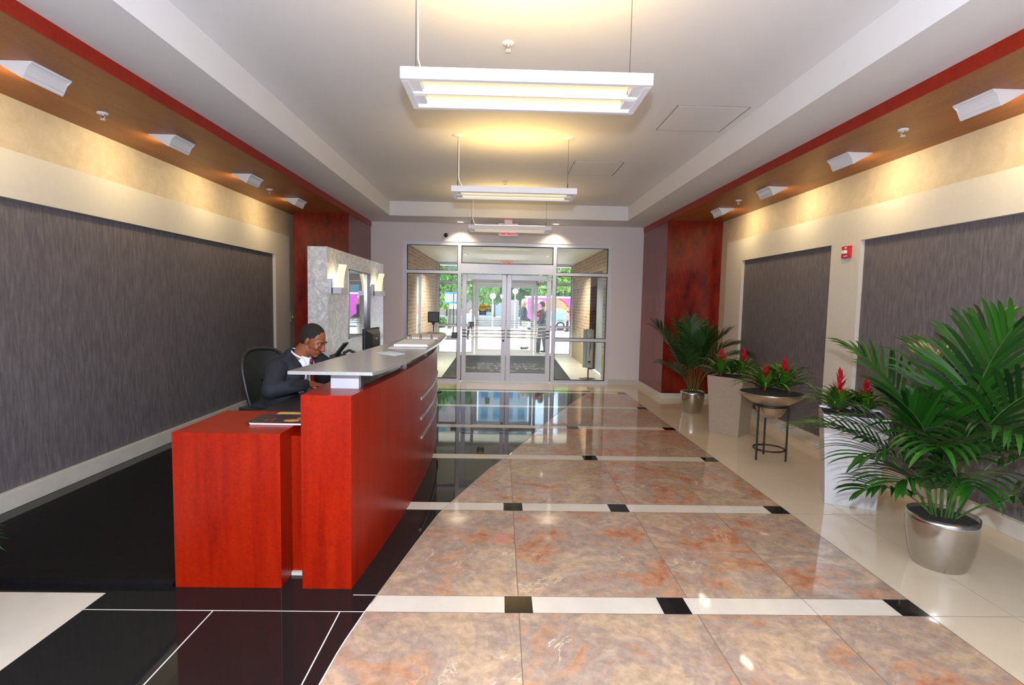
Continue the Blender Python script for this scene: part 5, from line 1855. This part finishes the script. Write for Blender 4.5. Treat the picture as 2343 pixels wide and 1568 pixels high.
# trees
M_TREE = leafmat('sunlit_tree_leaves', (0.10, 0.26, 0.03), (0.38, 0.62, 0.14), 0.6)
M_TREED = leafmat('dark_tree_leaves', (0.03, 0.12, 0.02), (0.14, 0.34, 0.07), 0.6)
M_BARK = mat('tree_bark', (0.16, 0.13, 0.10), 0.9, noise_amt=0.2)


def crown(n, seed, ext=(2.8, 2.2, 2.6), leaf=0.13):
    rnd = random.Random(seed)
    m = MB()
    blobs = [(Vector((rnd.uniform(-1, 1) * ext[0] * 0.7, rnd.uniform(-1, 1) * ext[1] * 0.6, rnd.uniform(-1, 1) * ext[2] * 0.7)), rnd.uniform(0.5, 1.1)) for _ in range(22)]
    for k in range(n):
        c, r = blobs[rnd.randrange(len(blobs))]
        v = Vector((rnd.gauss(0, 1), rnd.gauss(0, 1), rnd.gauss(0, 1))).normalized() * r * rnd.uniform(0.7, 1.05)
        p = c + v
        a = Vector((rnd.gauss(0, 1), rnd.gauss(0, 1), rnd.gauss(0, 1))).normalized()
        b_ = a.cross(Vector((rnd.gauss(0, 1), rnd.gauss(0, 1), rnd.gauss(0, 1)))).normalized()
        s = leaf * rnd.uniform(0.6, 1.3)
        m.add([p - a * s, p + b_ * s * 0.6, p + a * s, p - b_ * s * 0.6], [(0, 1, 2, 3)])
    return m


crowns = {}
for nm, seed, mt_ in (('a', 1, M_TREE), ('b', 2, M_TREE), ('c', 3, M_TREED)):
    m = crown(11000, seed)
    o = m.build('foliage', mt_)
    crowns[nm] = o.data
    bpy.data.objects.remove(o)


def tree(x, y_, zc, nm, sc_, label, hgt=None):
    t = thing('tree', label, 'tree', (x, y_, GZ(y_)), 'trees across the plaza')
    f = bpy.data.objects.new('foliage', crowns[nm])
    COL.objects.link(f)
    f.parent = t
    f.location = (0, 0, zc - GZ(y_))
    f.scale = (sc_, sc_, sc_)
    f.rotation_euler = (0, 0, x * 1.7)
    MB().tube([(x, y_, GZ(y_)), (x + 0.1, y_, zc - 1.0), (x - 0.1, y_, zc + 0.8)], 0.16, 8, r1=0.06).build('trunk', M_BARK, t)


TR = [(-8.2, 43, 3.9, 'a', 1.15, 'bright leafy tree outside, leftmost behind the left sidelight'), (-5.0, 49.5, 3.4, 'b', 1.2, 'bright leafy tree outside behind the blue-topped board'),
      (-2.6, 55, 3.6, 'a', 1.3, 'tall leafy tree outside behind the left outer door'), (0.3, 62, 3.6, 'c', 1.35, 'darker leafy tree outside behind the doors, near the white lamp post'),
      (4.0, 56, 4.6, 'c', 1.35, 'darker leafy tree outside behind the grey-haired man'), (5.6, 48.5, 4.4, 'b', 1.15, 'bright leafy tree outside above the van'),
      (-12.8, 54, 4.5, 'c', 1.3, 'dark leafy tree outside at the far left'), (9.4, 63, 4.8, 'a', 1.3, 'bright leafy tree outside behind the van, farthest right'),
      (-0.9, 70, 3.8, 'b', 1.5, 'wide bright tree outside in the middle, farthest back'), (6.0, 70, 5.0, 'c', 1.5, 'wide dark tree outside behind the van'), (-3.8, 40, 4.6, 'c', 0.75, 'small dark tree with bare trunk outside beyond the left door')]
for a in TR:
    tree(*a)
hd_ = MB()
rnd = random.Random(4)
for k in range(2500):
    p = Vector((rnd.uniform(-9.5, -4.2), rnd.uniform(40.5, 41.8), -0.45 + rnd.uniform(0, 0.75)))
    a = Vector((rnd.gauss(0, 1), rnd.gauss(0, 1), rnd.gauss(0, 1))).normalized() * 0.09
    b_ = a.cross(Vector((rnd.gauss(0, 1), rnd.gauss(0, 1), rnd.gauss(0, 1)))).normalized() * 0.06
    hd_.add([p - a, p + b_, p + a, p - b_], [(0, 1, 2, 3)])
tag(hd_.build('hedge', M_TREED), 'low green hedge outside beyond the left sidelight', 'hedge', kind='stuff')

# lamp posts, sign board, wall, buildings
for x, y_, lb, hh in ((-0.58, 36, 'white lamp post outside beyond the left outer door', 1.75), (0.95, 38, 'thin white lamp post outside left of the grey-haired man', 2.15), (1.75, 37, 'white post outside behind the grey-haired man', 1.9), (-5.0, 38, 'white post outside at the left of the glazing', 2.2)):
    z0 = GZ(y_)
    lp_ = thing('lamp_post', lb, 'lamp post', (x, y_, z0))
    MB().cyl((x, y_, z0), (x, y_, hh), 0.045, 0.035, n=12).build('pole', M_WHITE, lp_)
    if hh in (1.75, 2.15):
        MB().ell((x, y_, hh + 0.2), (0.2, 0.2, 0.2)).build('globe', M_PAPERW, lp_)
    else:
        MB().cyl((x, y_, hh), (x, y_, hh + 0.05), 0.08, n=12).build('cap', M_WHITE, lp_)
sb = thing('notice_board', 'grey information board with blue top and bottom bands outside left', 'notice board', (-3.1, 34, -0.43))
MB().box(-3.55, -2.75, 34, 34.08, 1.50, 2.05).build('panel', mat('grey_board', (0.32, 0.30, 0.26), 0.6, noise_amt=0.05), sb)
MB().box(-3.6, -2.6, 33.97, 34.1, 2.05, 2.15).box(-3.6, -2.6, 33.97, 34.1, 1.42, 1.5).build('blue_band', mat('board_blue', (0.02, 0.18, 0.50), 0.5, noise_amt=0.05), sb)
MB().box(-3.25, -2.8, 34, 34.05, 1.1, 1.42).build('lower_panel', M_PAPERW, sb)
MB().cyl((-3.0, 34.04, -0.45), (-3.0, 34.04, 2.05), 0.05).build('post', M_ALUD, sb)
kw = thing('concrete_pylon', 'square grey concrete pylon outside behind the grey-haired man', 'pylon', (0.9, 42, -0.45))
MB().box(0.62, 1.35, 42, 42.5, -0.45, 1.75).build('slab', mat('grey_concrete', (0.34, 0.32, 0.29), 0.8, noise_amt=0.05), kw, bevel=0.02)
kl = thing('low_wall', 'low grey wall outside beyond the plaza', 'wall', (-3, 44, -0.45))
MB().box(-12, 1.0, 44, 44.3, -0.45, 0.35).build('wall_body', mat('grey_low_wall', (0.30, 0.28, 0.26), 0.8, noise_amt=0.1), kl)


def building(label, x0, x1, y_, H, wallm, glassm, nx, nz, dx=0.5):
    b = thing('apartment_building', label, 'building', ((x0 + x1) / 2, y_, -0.45))
    MB().box(x0, x1, y_, y_ + 8, -0.45, H).build('wall', wallm, b)
    for i in range(nx):
        for j in range(nz):
            xa = x0 + (x1 - x0) * (i + 0.22) / nx
            xb = x0 + (x1 - x0) * (i + 0.78) / nx
            za = 1.0 + (H - 1.5) * (j + 0.2) / nz
            zb_ = 1.0 + (H - 1.5) * (j + 0.75) / nz
            MB().box(xa, xb, y_ - 0.06, y_, za, zb_).build('window', glassm, b)
    MB().box(x0 - 0.2, x1 + 0.2, y_ - 0.2, y_ + 8.2, H, H + 0.4).build('roof_edge', wallm, b)


building('brick apartment building outside at the right, above the van', 8.3, 22, 68, 24, mat('taupe_brick', (0.26, 0.22, 0.19), 0.8, noise_amt=0.1), mat('building_glass', (0.10, 0.22, 0.28), 0.15, noise_amt=0.1), 6, 7)
building('pinkish apartment building outside at the left behind the trees', -22, -4, 76, 26, mat('pink_brick', (0.42, 0.30, 0.27), 0.8, noise_amt=0.1), MATS['building_glass'], 6, 7)
building('blue glazed office building outside behind the doors', -3.2, 4.2, 80, 30, mat('blue_grey_panel', (0.55, 0.62, 0.68), 0.5, noise_amt=0.1), mat('blue_building_glass', (0.10, 0.32, 0.50), 0.15, noise_amt=0.1), 4, 9)
